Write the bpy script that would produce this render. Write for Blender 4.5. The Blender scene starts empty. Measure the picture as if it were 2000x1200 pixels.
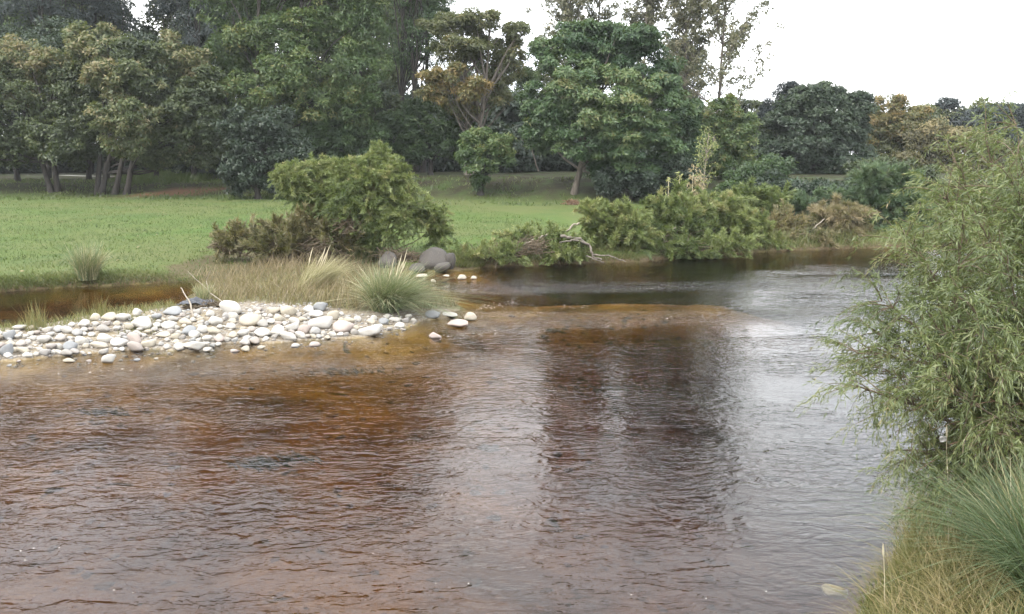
import bpy, math, random
import numpy as np
from mathutils import Vector

R = math.radians
random.seed(11)
rng = np.random.default_rng(11)
sc = bpy.context.scene
col = sc.collection

# ------------------------------------------------------------------ camera
FPX = 1700.0                      # focal length in photograph pixels (2000 wide)
PITCH = R(10)
CZ = 4.0                          # eye height above the river
cam = bpy.data.cameras.new('camera'); camo = bpy.data.objects.new('camera', cam)
col.objects.link(camo); sc.camera = camo
cam.sensor_width = 36; cam.lens = FPX / 2000 * 36
cam.clip_end = 3000; cam.clip_start = .05
camo.location = (0, 0, CZ); camo.rotation_euler = (R(90) - PITCH, 0, 0)

# ------------------------------------------------------------------ sky, sun, exposure
w = bpy.data.worlds.new('World'); sc.world = w; w.use_nodes = True
nt = w.node_tree; nt.nodes.clear()
N = nt.nodes.new; L = nt.links.new
out = N('ShaderNodeOutputWorld'); bg = N('ShaderNodeBackground'); L(bg.outputs[0], out.inputs[0])
sky = N('ShaderNodeTexSky'); sky.sky_type = 'NISHITA'; sky.sun_disc = False
SUN_EL, SUN_AZ = 52, -130          # sun high, behind the camera to the left, soft through cloud
sky.sun_elevation = R(SUN_EL); sky.sun_rotation = R(SUN_AZ)
sky.air_density = 1.5; sky.dust_density = 4
tc = N('ShaderNodeTexCoord'); mp = N('ShaderNodeMapping'); L(tc.outputs['Generated'], mp.inputs[0])
mp.inputs['Scale'].default_value = (1, 1, 2.5)
no = N('ShaderNodeTexNoise'); no.inputs['Scale'].default_value = 2.2; no.inputs['Detail'].default_value = 5
L(mp.outputs[0], no.inputs[0])
rp = N('ShaderNodeValToRGB'); L(no.outputs[0], rp.inputs[0])
rp.color_ramp.elements[0].position = .30; rp.color_ramp.elements[0].color = (.62, .68, .76, 1)
rp.color_ramp.elements[1].position = .68; rp.color_ramp.elements[1].color = (1, .985, .96, 1)
sv = N('ShaderNodeVectorMath'); sv.operation = 'SCALE'; sv.inputs[3].default_value = 19.0
L(rp.outputs[0], sv.inputs[0])
mx = N('ShaderNodeMix'); mx.data_type = 'RGBA'; mx.inputs[0].default_value = .86
L(sky.outputs[0], mx.inputs[6]); L(sv.outputs[0], mx.inputs[7]); L(mx.outputs[2], bg.inputs[0])
bg.inputs[1].default_value = .10

sun = bpy.data.lights.new('sun', 'SUN'); suno = bpy.data.objects.new('sun', sun); col.objects.link(suno)
sun.energy = 1.5; sun.angle = R(20); sun.color = (1, .95, .86)
el, az = R(SUN_EL), R(SUN_AZ)
sd = Vector((math.sin(az) * math.cos(el), math.cos(az) * math.cos(el), math.sin(el)))
suno.rotation_euler = sd.to_track_quat('Z', 'Y').to_euler()
sc.view_settings.view_transform = 'Standard'; sc.view_settings.look = 'None'
sc.view_settings.exposure = 1.35; sc.view_settings.gamma = 1
sc.view_settings.use_curve_mapping = False
sc.render.engine = 'CYCLES'
sc.cycles.max_bounces = 8; sc.cycles.diffuse_bounces = 3; sc.cycles.glossy_bounces = 3
sc.cycles.transmission_bounces = 3; sc.cycles.transparent_max_bounces = 8; sc.cycles.volume_bounces = 0
sc.cycles.use_denoising = True
sc.cycles.caustics_reflective = False; sc.cycles.caustics_refractive = False

# ------------------------------------------------------------------ helpers
cP, sP = math.cos(PITCH), math.sin(PITCH)
def ray(u, v):
    a = (u - 1000) / FPX; b = (600 - v) / FPX
    return np.array([a, cP + b * sP, -sP + b * cP])
def at(u, v, z=0.0):              # photograph pixel -> point on the level z
    d = ray(u, v); return np.array([0, 0, CZ]) + d * ((z - CZ) / d[2])
def atY(u, v, Y):                 # photograph pixel -> point at the distance Y
    d = ray(u, v); return np.array([0, 0, CZ]) + d * (Y / d[1])

def tag(o, label=None, cat=None, group=None, kind=None):
    if label: o['label'] = label
    if cat: o['category'] = cat
    if group: o['group'] = group
    if kind: o['kind'] = kind
    return o
def empty(name, loc, rz=0):
    o = bpy.data.objects.new(name, None); col.objects.link(o)
    o.location = [float(c) for c in loc]; o.rotation_euler = (0, 0, rz); o.empty_display_size = .2
    return o
def link(name, me, parent=None, loc=None):
    o = bpy.data.objects.new(name, me); col.objects.link(o)
    if parent: o.parent = parent
    if loc is not None: o.location = [float(c) for c in loc]
    return o
def fast(name, V, F, mat, tint=None, smooth=False):
    """mesh from arrays; every face has the same number of corners"""
    V = np.ascontiguousarray(V, dtype=np.float32); F = np.ascontiguousarray(F, dtype=np.int32)
    me = bpy.data.meshes.new(name); k = F.shape[1]
    me.vertices.add(len(V)); me.vertices.foreach_set('co', V.ravel())
    me.loops.add(F.size); me.loops.foreach_set('vertex_index', F.ravel())
    me.polygons.add(len(F))
    me.polygons.foreach_set('loop_start', np.arange(0, F.size, k, dtype=np.int32))
    me.polygons.foreach_set('loop_total', np.full(len(F), k, dtype=np.int32))
    if smooth: me.polygons.foreach_set('use_smooth', np.ones(len(F), dtype=bool))
    if tint is not None:
        at_ = me.attributes.new('tint', 'FLOAT', 'POINT')
        at_.data.foreach_set('value', np.ascontiguousarray(tint, dtype=np.float32))
    me.update(calc_edges=True); me.validate()
    if mat: me.materials.append(mat)
    return me
def unit(a):
    return a / (np.linalg.norm(a, axis=-1, keepdims=True) + 1e-9)
def rand_dirs(n, r=None):
    return unit((r or rng).normal(size=(n, 3)))

def vnoise(x, y, s=0):
    xi = np.floor(x).astype(np.int64); yi = np.floor(y).astype(np.int64)
    fx = x - xi; fy = y - yi; fx = fx * fx * (3 - 2 * fx); fy = fy * fy * (3 - 2 * fy)
    def h(a, b):
        q = (a * 374761393 + b * 668265263 + s * 974711) & 0x7fffffff
        q = ((q ^ (q >> 13)) * 1274126177) & 0x7fffffff
        return ((q ^ (q >> 16)) & 0xffff) / 65535.0
    return (h(xi, yi) * (1 - fx) + h(xi + 1, yi) * fx) * (1 - fy) + (h(xi, yi + 1) * (1 - fx) + h(xi + 1, yi + 1) * fx) * fy
def fbm(x, y, s=0, o=4):
    t = 0; a = .5; f = 1.0
    for i in range(o):
        t = t + a * (vnoise(x * f, y * f, s + i * 17) - .5) * 2; a *= .5; f *= 2.03
    return t
def sstep(a, b, x):
    t = np.clip((x - a) / (b - a), 0, 1); return t * t * (3 - 2 * t)
def sd_poly(x, y, P):
    P = np.asarray(P); d2 = np.full(x.shape, 1e18); ins = np.zeros(x.shape, bool)
    for i in range(len(P)):
        ax, ay = P[i]; bx, by = P[(i + 1) % len(P)]
        ex, ey = bx - ax, by - ay; wx, wy = x - ax, y - ay
        t = np.clip((wx * ex + wy * ey) / (ex * ex + ey * ey + 1e-12), 0, 1)
        d2 = np.minimum(d2, (wx - ex * t) ** 2 + (wy - ey * t) ** 2)
        c = ((ay > y) != (by > y))
        with np.errstate(divide='ignore', invalid='ignore'):
            c &= x < (bx - ax) * (y - ay) / (by - ay) + ax
        ins ^= c
    d = np.sqrt(d2); return np.where(ins, d, -d)

# ------------------------------------------------------------------ materials
def newmat(name):
    m = bpy.data.materials.new(name); m.use_nodes = True
    t = m.node_tree; t.nodes.clear()
    o = t.nodes.new('ShaderNodeOutputMaterial')
    return m, t, o
def ramp(t, fac, stops):
    r = t.nodes.new('ShaderNodeValToRGB'); cr = r.color_ramp
    cr.elements[0].position = stops[0][0]; cr.elements[0].color = (*stops[0][1], 1)
    cr.elements[1].position = stops[-1][0]; cr.elements[1].color = (*stops[-1][1], 1)
    for p, c in stops[1:-1]:
        e = cr.elements.new(p); e.color = (*c, 1)
    if fac is not None: t.links.new(fac, r.inputs[0])
    return r.outputs[0]
def noise_tex(t, vec, scale, detail=4, rough=.55, dist=0):
    n = t.nodes.new('ShaderNodeTexNoise'); n.inputs['Scale'].default_value = scale
    n.inputs['Detail'].default_value = detail; n.inputs['Roughness'].default_value = rough
    n.inputs['Distortion'].default_value = dist
    if vec is not None: t.links.new(vec, n.inputs['Vector'])
    return n.outputs[0]
def mixc(t, fac, a, b):
    m = t.nodes.new('ShaderNodeMix'); m.data_type = 'RGBA'
    for i, s in ((0, fac), (6, a), (7, b)):
        if isinstance(s, (int, float)): m.inputs[i].default_value = s
        elif isinstance(s, tuple): m.inputs[i].default_value = (*s, 1)
        else: t.links.new(s, m.inputs[i])
    return m.outputs[2]
def math_(t, op, a, b=None, clamp=False):
    m = t.nodes.new('ShaderNodeMath'); m.operation = op; m.use_clamp = clamp
    for i, s in ((0, a), (1, b)):
        if s is None: continue
        if isinstance(s, (int, float)): m.inputs[i].default_value = s
        else: t.links.new(s, m.inputs[i])
    return m.outputs[0]
def leafmat(name, stops, trans=.28, gloss=.04):
    m, t, o = newmat(name)
    a = t.nodes.new('ShaderNodeAttribute'); a.attribute_name = 'tint'
    c = ramp(t, a.outputs['Fac'], stops)
    df = t.nodes.new('ShaderNodeBsdfDiffuse'); tr = t.nodes.new('ShaderNodeBsdfTranslucent')
    gl = t.nodes.new('ShaderNodeBsdfGlossy'); gl.inputs['Roughness'].default_value = .5
    t.links.new(c, df.inputs[0])
    tcx = mixc(t, .5, c, (.16, .20, .03)); t.links.new(tcx, tr.inputs[0])
    m1 = t.nodes.new('ShaderNodeMixShader'); m1.inputs[0].default_value = trans
    t.links.new(df.outputs[0], m1.inputs[1]); t.links.new(tr.outputs[0], m1.inputs[2])
    m2 = t.nodes.new('ShaderNodeMixShader'); m2.inputs[0].default_value = gloss
    t.links.new(m1.outputs[0], m2.inputs[1]); t.links.new(gl.outputs[0], m2.inputs[2])
    t.links.new(m2.outputs[0], o.inputs[0]); return m
def barkmat(name, c1, c2, scale=6):
    m, t, o = newmat(name)
    g = t.nodes.new('ShaderNodeTexCoord'); mp = t.nodes.new('ShaderNodeMapping')
    mp.inputs['Scale'].default_value = (1, 1, .25); t.links.new(g.outputs['Object'], mp.inputs[0])
    n = noise_tex(t, mp.outputs[0], scale, 6, .65)
    c = ramp(t, n, [(.3, c1), (.7, c2)])
    p = t.nodes.new('ShaderNodeBsdfPrincipled'); p.inputs['Roughness'].default_value = .9
    t.links.new(c, p.inputs['Base Color'])
    b = t.nodes.new('ShaderNodeBump'); b.inputs['Strength'].default_value = .6; b.inputs['Distance'].default_value = .03
    t.links.new(n, b.inputs['Height']); t.links.new(b.outputs[0], p.inputs['Normal'])
    t.links.new(p.outputs[0], o.inputs[0]); return m

LM = {
 'olive': leafmat('leaf_olive', [(0, (.030, .045, .020)), (.45, (.070, .092, .036)), (.75, (.12, .13, .052)), (1, (.19, .155, .075))]),
 'green': leafmat('leaf_green', [(0, (.028, .056, .020)), (.5, (.064, .108, .034)), (.8, (.12, .155, .048)), (1, (.18, .165, .055))]),
 'blue': leafmat('leaf_bluegreen', [(0, (.024, .056, .024)), (.5, (.060, .108, .040)), (.8, (.105, .145, .052)), (1, (.14, .145, .05))]),
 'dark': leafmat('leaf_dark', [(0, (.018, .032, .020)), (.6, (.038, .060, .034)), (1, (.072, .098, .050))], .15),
 'pine': leafmat('needle_dark', [(0, (.022, .032, .034)), (.6, (.040, .055, .055)), (1, (.065, .08, .07))], .1),
 'yellow': leafmat('leaf_yellow', [(0, (.055, .068, .028)), (.5, (.105, .112, .044)), (.8, (.17, .142, .052)), (1, (.23, .160, .060))]),
 'brown': leafmat('leaf_browning', [(0, (.065, .060, .030)), (.5, (.145, .132, .060)), (1, (.26, .205, .10))]),
 'willow': leafmat('leaf_willow', [(0, (.065, .098, .034)), (.5, (.155, .195, .066)), (.85, (.24, .265, .100)), (1, (.33, .30, .14))], .35),
 'fwillow': leafmat('leaf_near_willow', [(0, (.042, .066, .024)), (.45, (.118, .155, .050)), (.8, (.20, .215, .078)), (1, (.29, .225, .115))], .35, .06),
 'bwillow': leafmat('leaf_grey_willow', [(0, (.045, .080, .045)), (.5, (.085, .135, .072)), (1, (.14, .17, .09))], .3),
 'tan': leafmat('leaf_tan', [(0, (.06, .065, .03)), (.5, (.16, .14, .07)), (1, (.28, .22, .13))]),
 'pale': leafmat('leaf_poplar', [(0, (.07, .075, .05)), (.5, (.14, .14, .085)), (1, (.24, .21, .13))]),
 'grass': leafmat('blade_lawn', [(0, (.026, .054, .010)), (.5, (.050, .086, .017)), (1, (.105, .118, .034))], .3),
 'bank': leafmat('blade_bank', [(0, (.055, .085, .025)), (.5, (.115, .135, .045)), (1, (.24, .20, .09))], .3),
 'dry': leafmat('blade_dry', [(0, (.065, .045, .024)), (.5, (.150, .110, .058)), (.8, (.25, .19, .105)), (1, (.38, .31, .19))], .25),
 'weed': leafmat('leaf_weed', [(0, (.010, .010, .006)), (1, (.030, .026, .013))], .05, 0),
 'pampas': leafmat('blade_pampas', [(0, (.042, .072, .034)), (.5, (.100, .148, .074)), (.85, (.21, .225, .12)), (1, (.40, .37, .23))], .3),
 'straw': leafmat('blade_straw', [(0, (.16, .15, .07)), (.5, (.33, .30, .16)), (1, (.55, .50, .34))], .25),
 'nearg': leafmat('blade_near', [(0, (.060, .085, .024)), (.4, (.14, .155, .052)), (.7, (.26, .225, .10)), (1, (.42, .33, .18))], .35),
}
BARK = barkmat('bark_dark', (.012, .010, .009), (.042, .036, .030))
BARKG = barkmat('bark_grey', (.06, .05, .042), (.17, .145, .12))
BARKP = barkmat('bark_pale', (.13, .11, .085), (.30, .26, .21))
TWIG = barkmat('twig_brown', (.055, .042, .027), (.16, .122, .078), 20)
TWIGR = barkmat('twig_reddish', (.09, .055, .035), (.24, .15, .09), 20)

def stonemat(name, stops, wetdark=.45):
    m, t, o = newmat(name)
    g = t.nodes.new('ShaderNodeTexCoord'); oi = t.nodes.new('ShaderNodeObjectInfo')
    n1 = noise_tex(t, g.outputs['Object'], 1.6, 5, .6)
    n2 = noise_tex(t, g.outputs['Object'], 14, 4, .7)
    base = ramp(t, oi.outputs['Random'], stops)
    c = mixc(t, math_(t, 'MULTIPLY', n1, .75), base, mixc(t, .5, base, (.16, .13, .10)))
    c = mixc(t, math_(t, 'GREATER_THAN', n2, .60), c, mixc(t, .35, c, (.16, .14, .12)))
    ge = t.nodes.new('ShaderNodeNewGeometry'); sx = t.nodes.new('ShaderNodeSeparateXYZ'); t.links.new(ge.outputs['Position'], sx.inputs[0])
    wz = math_(t, 'ADD', sx.outputs[2], math_(t, 'MULTIPLY', n2, -.02))
    mr = t.nodes.new('ShaderNodeMapRange'); mr.inputs[1].default_value = .03; mr.inputs[2].default_value = .0; t.links.new(wz, mr.inputs[0])
    dk = t.nodes.new('ShaderNodeVectorMath'); dk.operation = 'SCALE'; dk.inputs[3].default_value = wetdark; t.links.new(c, dk.inputs[0])
    c = mixc(t, mr.outputs[0], c, dk.outputs[0])
    p = t.nodes.new('ShaderNodeBsdfPrincipled'); t.links.new(c, p.inputs['Base Color'])
    t.links.new(math_(t, 'SUBTRACT', .85, math_(t, 'MULTIPLY', mr.outputs[0], .5)), p.inputs['Roughness'])
    b = t.nodes.new('ShaderNodeBump'); b.inputs['Strength'].default_value = .5; b.inputs['Distance'].default_value = .02
    t.links.new(n2, b.inputs['Height']); t.links.new(b.outputs[0], p.inputs['Normal'])
    t.links.new(p.outputs[0], o.inputs[0]); return m
STONE = {
 'mix': stonemat('stone_mixed', [(0, (.25, .235, .22)), (.3, (.36, .345, .315)), (.6, (.31, .27, .245)), (.8, (.28, .285, .285)), (1, (.40, .37, .33))]),
 'white': stonemat('stone_white', [(0, (.42, .405, .375)), (1, (.47, .45, .41))]),
 'cream': stonemat('stone_cream', [(0, (.35, .315, .25)), (1, (.40, .36, .29))]),
 'pink': stonemat('stone_pink', [(0, (.33, .275, .25)), (1, (.37, .31, .28))]),
 'grey': stonemat('stone_grey', [(0, (.21, .225, .24)), (1, (.26, .27, .28))]),
 'dark': stonemat('stone_dark', [(0, (.032, .031, .031)), (1, (.050, .047, .045))]),
 'yellow': stonemat('stone_yellow', [(0, (.30, .25, .10)), (1, (.36, .30, .14))]),
}

# ------------------------------------------------------------------ terrain
def px(pts): return [tuple(at(u, v)[:2]) for u, v in pts]
FAR = px([(-1500, 610), (-400, 587), (0, 571), (130, 563), (250, 557), (340, 552), (385, 552), (372, 578), (345, 596),
          (290, 602), (200, 615), (100, 634), (0, 643), (-300, 665), (-430, 695), (-300, 720), (0, 703), (100, 699), (200, 692),
          (280, 682), (350, 690), (400, 689), (440, 675), (580, 667), (700, 659), (790, 643), (830, 628), (880, 618), (900, 604), (885, 590),
          (850, 572), (815, 556), (770, 545), (745, 534), (790, 533), (890, 528), (950, 523), (1100, 517), (1250, 512),
          (1400, 500), (1500, 492), (1600, 488), (1700, 485), (1850, 480), (2100, 473), (2600, 462), (4200, 440)]) + [(900, 60), (900, 900), (-900, 900), (-900, 25)]
NEAR = [(-900, 2), (-60, 3.2), (-6, 4.0), (0, 4.4), (2.0, 5.2)] + px([(1660, 1225), (1685, 1170), (1725, 1100), (1765, 1035), (1830, 975), (1930, 915), (2100, 870), (2600, 810), (4200, 700)]) + [(900, 20), (900, -900), (-900, -900)]
BAR = px([(372, 540), (372, 578), (345, 594), (200, 612), (0, 640), (-300, 662), (-430, 695), (-300, 725), (0, 710), (200, 700), (350, 700), (600, 675), (800, 650),
          (900, 625), (910, 600), (860, 568), (780, 540), (720, 525), (560, 515), (450, 520)])
SHALLOW = at(1200, 590)[:2]

def height(x, y):
    wob = fbm(x * .6, y * .6, 3) * .35 + fbm(x * 2.3, y * 2.3, 9, 3) * .12
    df = sd_poly(x, y, FAR) + wob * sstep(0, 3, np.abs(x) * 0 + 3)
    dn = sd_poly(x, y, NEAR) + wob * .5
    db = sd_poly(x, y, BAR)
    bar = sstep(-1.2, .2, db)
    # far land
    lip = .02 + .34 * sstep(0, .55, df)
    lawn = lip + .02 * np.clip(df, 0, 34) + .03 * fbm(x * .35, y * .35, 5)
    bank = 1.35 * sstep(57.5, 64.5, y + .05 * x + fbm(x * .08, y * .08, 8) * 3) * (1 - .45 * sstep(-12, -22, x))
    lawn = lawn + bank + .0 * np.clip(y - 70, 0, 200)
    rb = .03 + .10 * np.clip(df, 0, 2.6) + .05 * fbm(x * 1.5, y * 1.5, 6)
    far = lawn * (1 - bar) + rb * bar
    near = .02 + .25 * sstep(0, .4, dn) + .42 * np.clip(dn, 0, 5.2) + .05 * fbm(x * 2, y * 2, 4)
    near = near * sstep(-0.001, .3, dn)
    d = -df
    deep = (.05 + .26 * np.clip(d, 0, 1.5) + .10 * np.clip(d - 1.5, 0, 5.5)) * (1 + .16 * np.clip(x + .7, 0, 7))
    fb = sstep(1.0, 6.5, -db) * sstep(at(1000, 610)[1], at(1000, 560)[1], y); ch = sstep(at(200, 600)[1], at(200, 580)[1], y) * (x < at(420, 560)[0]); deep = np.maximum(deep, ch * np.minimum(.22 + .3 * np.clip(d, 0, 2), .42)); deep = np.maximum(deep, fb * np.minimum(.5 + .7 * np.clip(d, 0, 2), 1.1))
    deep = np.minimum(deep, .5 + .9 * np.clip(-dn, 0, 3.5) + .3 * np.clip(-dn - 3.5, 0, 50))
    sx = (x - SHALLOW[0]); sy = (y - SHALLOW[1])
    ga = np.clip(1.25 * np.exp(-(sx / 6.5) ** 2 - ((sy - .12 * sx) / 2.2) ** 2), 0, 1); deep = deep * (1 - ga) + np.minimum(deep, .24) * ga
    bed = -deep + .11 * fbm(x * .45, y * .45, 21) + .05 * fbm(x * 1.7, y * 1.7, 22)
    bed = np.minimum(bed, -.03 - .03 * np.clip(np.minimum(d, -dn), 0, 1))
    z = np.where(df > 0, far, np.where(dn > 0, near, bed))
    return z, df, dn, bar

def axis(lo, fine0, fine1, hi, st, g=1.09):
    a = list(np.arange(fine0, fine1, st)); s = st; p = fine0
    while p > lo: s *= g; p -= s; a.insert(0, p)
    s = st; p = a[-1]
    while p < hi: s *= g; p += s; a.append(p)
    return np.array(a)
GX = axis(-850, -20, 22, 850, .19); GY = axis(-300, 4.0, 38, 850, .15, 1.05)
XX, YY = np.meshgrid(GX, GY)
ZZ, DF, DN, BARM = height(XX, YY)
def gz(x, y):
    i = int(np.clip(np.searchsorted(GX, x) - 1, 0, len(GX) - 2)); j = int(np.clip(np.searchsorted(GY, y) - 1, 0, len(GY) - 2))
    fx = (x - GX[i]) / (GX[i + 1] - GX[i]); fy = (y - GY[j]) / (GY[j + 1] - GY[j])
    return float((ZZ[j, i] * (1 - fx) + ZZ[j, i + 1] * fx) * (1 - fy) + (ZZ[j + 1, i] * (1 - fx) + ZZ[j + 1, i + 1] * fx) * fy)
def gza(x, y):
    i = np.clip(np.searchsorted(GX, x) - 1, 0, len(GX) - 2); j = np.clip(np.searchsorted(GY, y) - 1, 0, len(GY) - 2)
    fx = (x - GX[i]) / (GX[i + 1] - GX[i]); fy = (y - GY[j]) / (GY[j + 1] - GY[j])
    return (ZZ[j, i] * (1 - fx) + ZZ[j, i + 1] * fx) * (1 - fy) + (ZZ[j + 1, i] * (1 - fx) + ZZ[j + 1, i + 1] * fx) * fy
def on(u, v, z0=.4):              # photograph pixel -> point on the ground
    d = ray(u, v); t = np.concatenate([np.arange(3, 50, .04), np.arange(50, 150, .4)]) / d[1]
    p = np.array([0, 0, CZ])[None] + t[:, None] * d; g = np.maximum(gza(p[:, 0], p[:, 1]), 0)
    k = np.nonzero(p[:, 2] < g)[0]; q = p[k[0]] if len(k) else p[-1]
    q = q.copy(); q[2] = max(gz(q[0], q[1]), 0); return q

nx, ny = len(GX), len(GY)
V = np.stack([XX, YY, ZZ], -1).reshape(-1, 3)
ii, jj = np.meshgrid(np.arange(nx - 1), np.arange(ny - 1)); a = (jj * nx + ii).ravel()
Fq = np.stack([a, a + 1, a + 1 + nx, a + nx], 1)

def ground_mat():
    m, t, o = newmat('ground_soil_grass_gravel')
    ge = t.nodes.new('ShaderNodeNewGeometry'); P = ge.outputs['Position']
    mk = t.nodes.new('ShaderNodeAttribute'); mk.attribute_name = 'mask'
    s3 = t.nodes.new('ShaderNodeSeparateColor'); t.links.new(mk.outputs['Color'], s3.inputs[0])
    n_big = noise_tex(t, P, .12, 4, .6); n_mid = noise_tex(t, P, .9, 5, .65); n_fine = noise_tex(t, P, 9, 5, .7); n_vf = noise_tex(t, P, 38, 3, .6)
    # lawn
    lawn = ramp(t, n_mid, [(.28, (.036, .070, .013)), (.5, (.057, .094, .018)), (.70, (.088, .108, .028))])
    lawn = mixc(t, ramp(t, n_big, [(.38, (0, 0, 0)), (.62, (.8, .8, .8))]), lawn, (.095, .094, .036))
    lawn = mixc(t, ramp(t, noise_tex(t, P, .28, 4, .6, .5), [(.55, (0, 0, 0)), (.72, (.55, .55, .55))]), lawn, (.040, .072, .020))
    lawn = mixc(t, ramp(t, n_fine, [(.42, (0, 0, 0)), (.66, (1, 1, 1))]), lawn, mixc(t, .6, lawn, (.055, .10, .025)))
    lawn = mixc(t, ramp(t, n_vf, [(.58, (0, 0, 0)), (.7, (.55, .55, .55))]), lawn, (.105, .115, .042))
    # dry embankment: leaf litter over thin grass, colour darkened for tree shade
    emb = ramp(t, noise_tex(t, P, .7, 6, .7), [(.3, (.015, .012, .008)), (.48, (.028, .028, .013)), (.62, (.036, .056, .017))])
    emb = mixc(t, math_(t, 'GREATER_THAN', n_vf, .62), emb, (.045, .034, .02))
    # gravel
    vo = t.nodes.new('ShaderNodeTexVoronoi'); vo.inputs['Scale'].default_value = 13; t.links.new(P, vo.inputs['Vector'])
    ve = t.nodes.new('ShaderNodeTexVoronoi'); ve.feature = 'DISTANCE_TO_EDGE'; ve.inputs['Scale'].default_value = 13; t.links.new(P, ve.inputs['Vector'])
    sc_ = t.nodes.new('ShaderNodeSeparateColor'); t.links.new(vo.outputs['Color'], sc_.inputs[0])
    grav = ramp(t, sc_.outputs[0], [(0, (.15, .125, .095)), (.4, (.23, .195, .15)), (.7, (.21, .195, .175)), (1, (.30, .27, .23))])
    grav = mixc(t, ramp(t, ve.outputs['Distance'], [(.0, (1, 1, 1)), (.10, (0, 0, 0))]), grav, (.12, .095, .065))
    grav = mixc(t, ramp(t, n_mid, [(.5, (0, 0, 0)), (.65, (.6, .6, .6))]), grav, (.22, .175, .10))
    mud = ramp(t, n_fine, [(.3, (.045, .032, .02)), (.7, (.12, .088, .052))])
    # river bed
    vb = t.nodes.new('ShaderNodeTexVoronoi'); vb.inputs['Scale'].default_value = 6; t.links.new(P, vb.inputs['Vector'])
    sb = t.nodes.new('ShaderNodeSeparateColor'); t.links.new(vb.outputs['Color'], sb.inputs[0])
    bed = ramp(t, noise_tex(t, P, .55, 5, .6, .6), [(.3, (.085, .052, .020)), (.44, (.190, .124, .042)), (.56, (.285, .196, .066)), (.70, (.36, .268, .10))])
    bed = mixc(t, ramp(t, sb.outputs[0], [(0, (.35, .35, .35)), (.5, (0, 0, 0))]), bed, (.17, .10, .05))
    bed = mixc(t, ramp(t, noise_tex(t, P, 1.3, 3, .5, .4), [(.66, (0, 0, 0)), (.71, (.9, .9, .9))]), bed, (.03, .038, .02))
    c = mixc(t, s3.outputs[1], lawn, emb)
    c = mixc(t, s3.outputs[0], c, grav)
    mw = t.nodes.new('ShaderNodeAttribute'); mw.attribute_name = 'mask2'
    s4 = t.nodes.new('ShaderNodeSeparateColor'); t.links.new(mw.outputs['Color'], s4.inputs[0])
    c = mixc(t, s4.outputs[0], c, mud)
    c = mixc(t, s4.outputs[1], c, (.16, .085, .05))
    c = mixc(t, s3.outputs[2], c, bed)
    p = t.nodes.new('ShaderNodeBsdfPrincipled'); p.inputs['Roughness'].default_value = .95
    p.inputs['Specular IOR Level'].default_value = .2
    t.links.new(c, p.inputs['Base Color'])
    b = t.nodes.new('ShaderNodeBump'); b.inputs['Strength'].default_value = .7; b.inputs['Distance'].default_value = .05
    hh = math_(t, 'ADD', n_fine, math_(t, 'MULTIPLY', n_vf, .5)); t.links.new(hh, b.inputs['Height'])
    t.links.new(b.outputs[0], p.inputs['Normal']); t.links.new(p.outputs[0], o.inputs[0]); return m
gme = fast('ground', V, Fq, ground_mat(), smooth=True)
def colattr(me, name, r, g, b):
    a_ = me.attributes.new(name, 'FLOAT_COLOR', 'POINT')
    arr = np.stack([r, g, b, np.ones_like(r)], -1).reshape(-1, 4).astype(np.float32); a_.data.foreach_set('color', arr.ravel())
land = np.maximum(DF, DN)
dbar = sd_poly(XX, YY, BAR)
nz = fbm(XX * .5, YY * .5, 31)
frontline = np.interp(XX, [at(u, 620)[0] for u in (-200, 0, 200, 350, 480, 700, 850)], [at(u, v)[1] for u, v in ((-200, 665), (0, 648), (200, 618), (350, 607), (480, 607), (700, 622), (850, 606))])
grav = (BARM > .3) * (DF > -.1) * sstep(.5, -.3, YY - frontline + nz * .7)
grav = np.maximum(grav, 0)
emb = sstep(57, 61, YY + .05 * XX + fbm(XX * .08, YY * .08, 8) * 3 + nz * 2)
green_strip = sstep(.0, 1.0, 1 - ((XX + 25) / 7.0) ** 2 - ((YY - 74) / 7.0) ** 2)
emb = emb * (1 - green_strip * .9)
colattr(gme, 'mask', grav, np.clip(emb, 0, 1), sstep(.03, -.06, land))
mud = np.maximum((BARM > .3) * (1 - grav) * .75, sstep(.5 + .25 * nz, 0.1, land) * (BARM < .5))
nearm = (DN > 0) * .7
dirt = sstep(0, 1, 1.2 - ((XX + 23.5) / 3.6) ** 2 - ((YY - (62.3 + .35 * (XX + 23.5))) / 1.7) ** 2)
colattr(gme, 'mask2', np.clip(np.maximum(mud, nearm) * sstep(-.05, .05, land), 0, 1), np.clip(dirt * .9, 0, 1), land * 0)
go = link('ground', gme); tag(go, kind='structure')

# pale path on the far side, at the edge of the wood
def ribbon(name, pts, wd, mat, lift=.03, sub=10):
    P = np.array(pts); s = np.linspace(0, len(P) - 1, (len(P) - 1) * sub + 1)
    X = np.interp(s, range(len(P)), P[:, 0]); Y = np.interp(s, range(len(P)), P[:, 1])
    d = unit(np.stack([np.gradient(X), np.gradient(Y)], -1)); n_ = np.stack([-d[:, 1], d[:, 0]], -1)
    Vv = []
    for k in (-1, -.33, .33, 1):
        x = X + n_[:, 0] * wd * k / 2; y = Y + n_[:, 1] * wd * k / 2
        Vv.append(np.stack([x, y, gza(x, y) + lift], -1))
    Vv = np.stack(Vv, 1).reshape(-1, 3); F_ = []
    for i in range(len(s) - 1):
        for k in range(3):
            b0 = i * 4 + k; F_.append((b0, b0 + 1, b0 + 5, b0 + 4))
    return link(name, fast(name, Vv, np.array(F_), mat, smooth=True))
m, t, o = newmat('path_gravel'); ge = t.nodes.new('ShaderNodeNewGeometry')
c = ramp(t, noise_tex(t, ge.outputs['Position'], 3, 5, .6), [(.3, (.20, .19, .175)), (.7, (.32, .305, .285))])
p = t.nodes.new('ShaderNodeBsdfPrincipled'); p.inputs['Roughness'].default_value = .95
t.links.new(c, p.inputs['Base Color']); t.links.new(p.outputs[0], o.inputs[0]); PATHM = m
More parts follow.
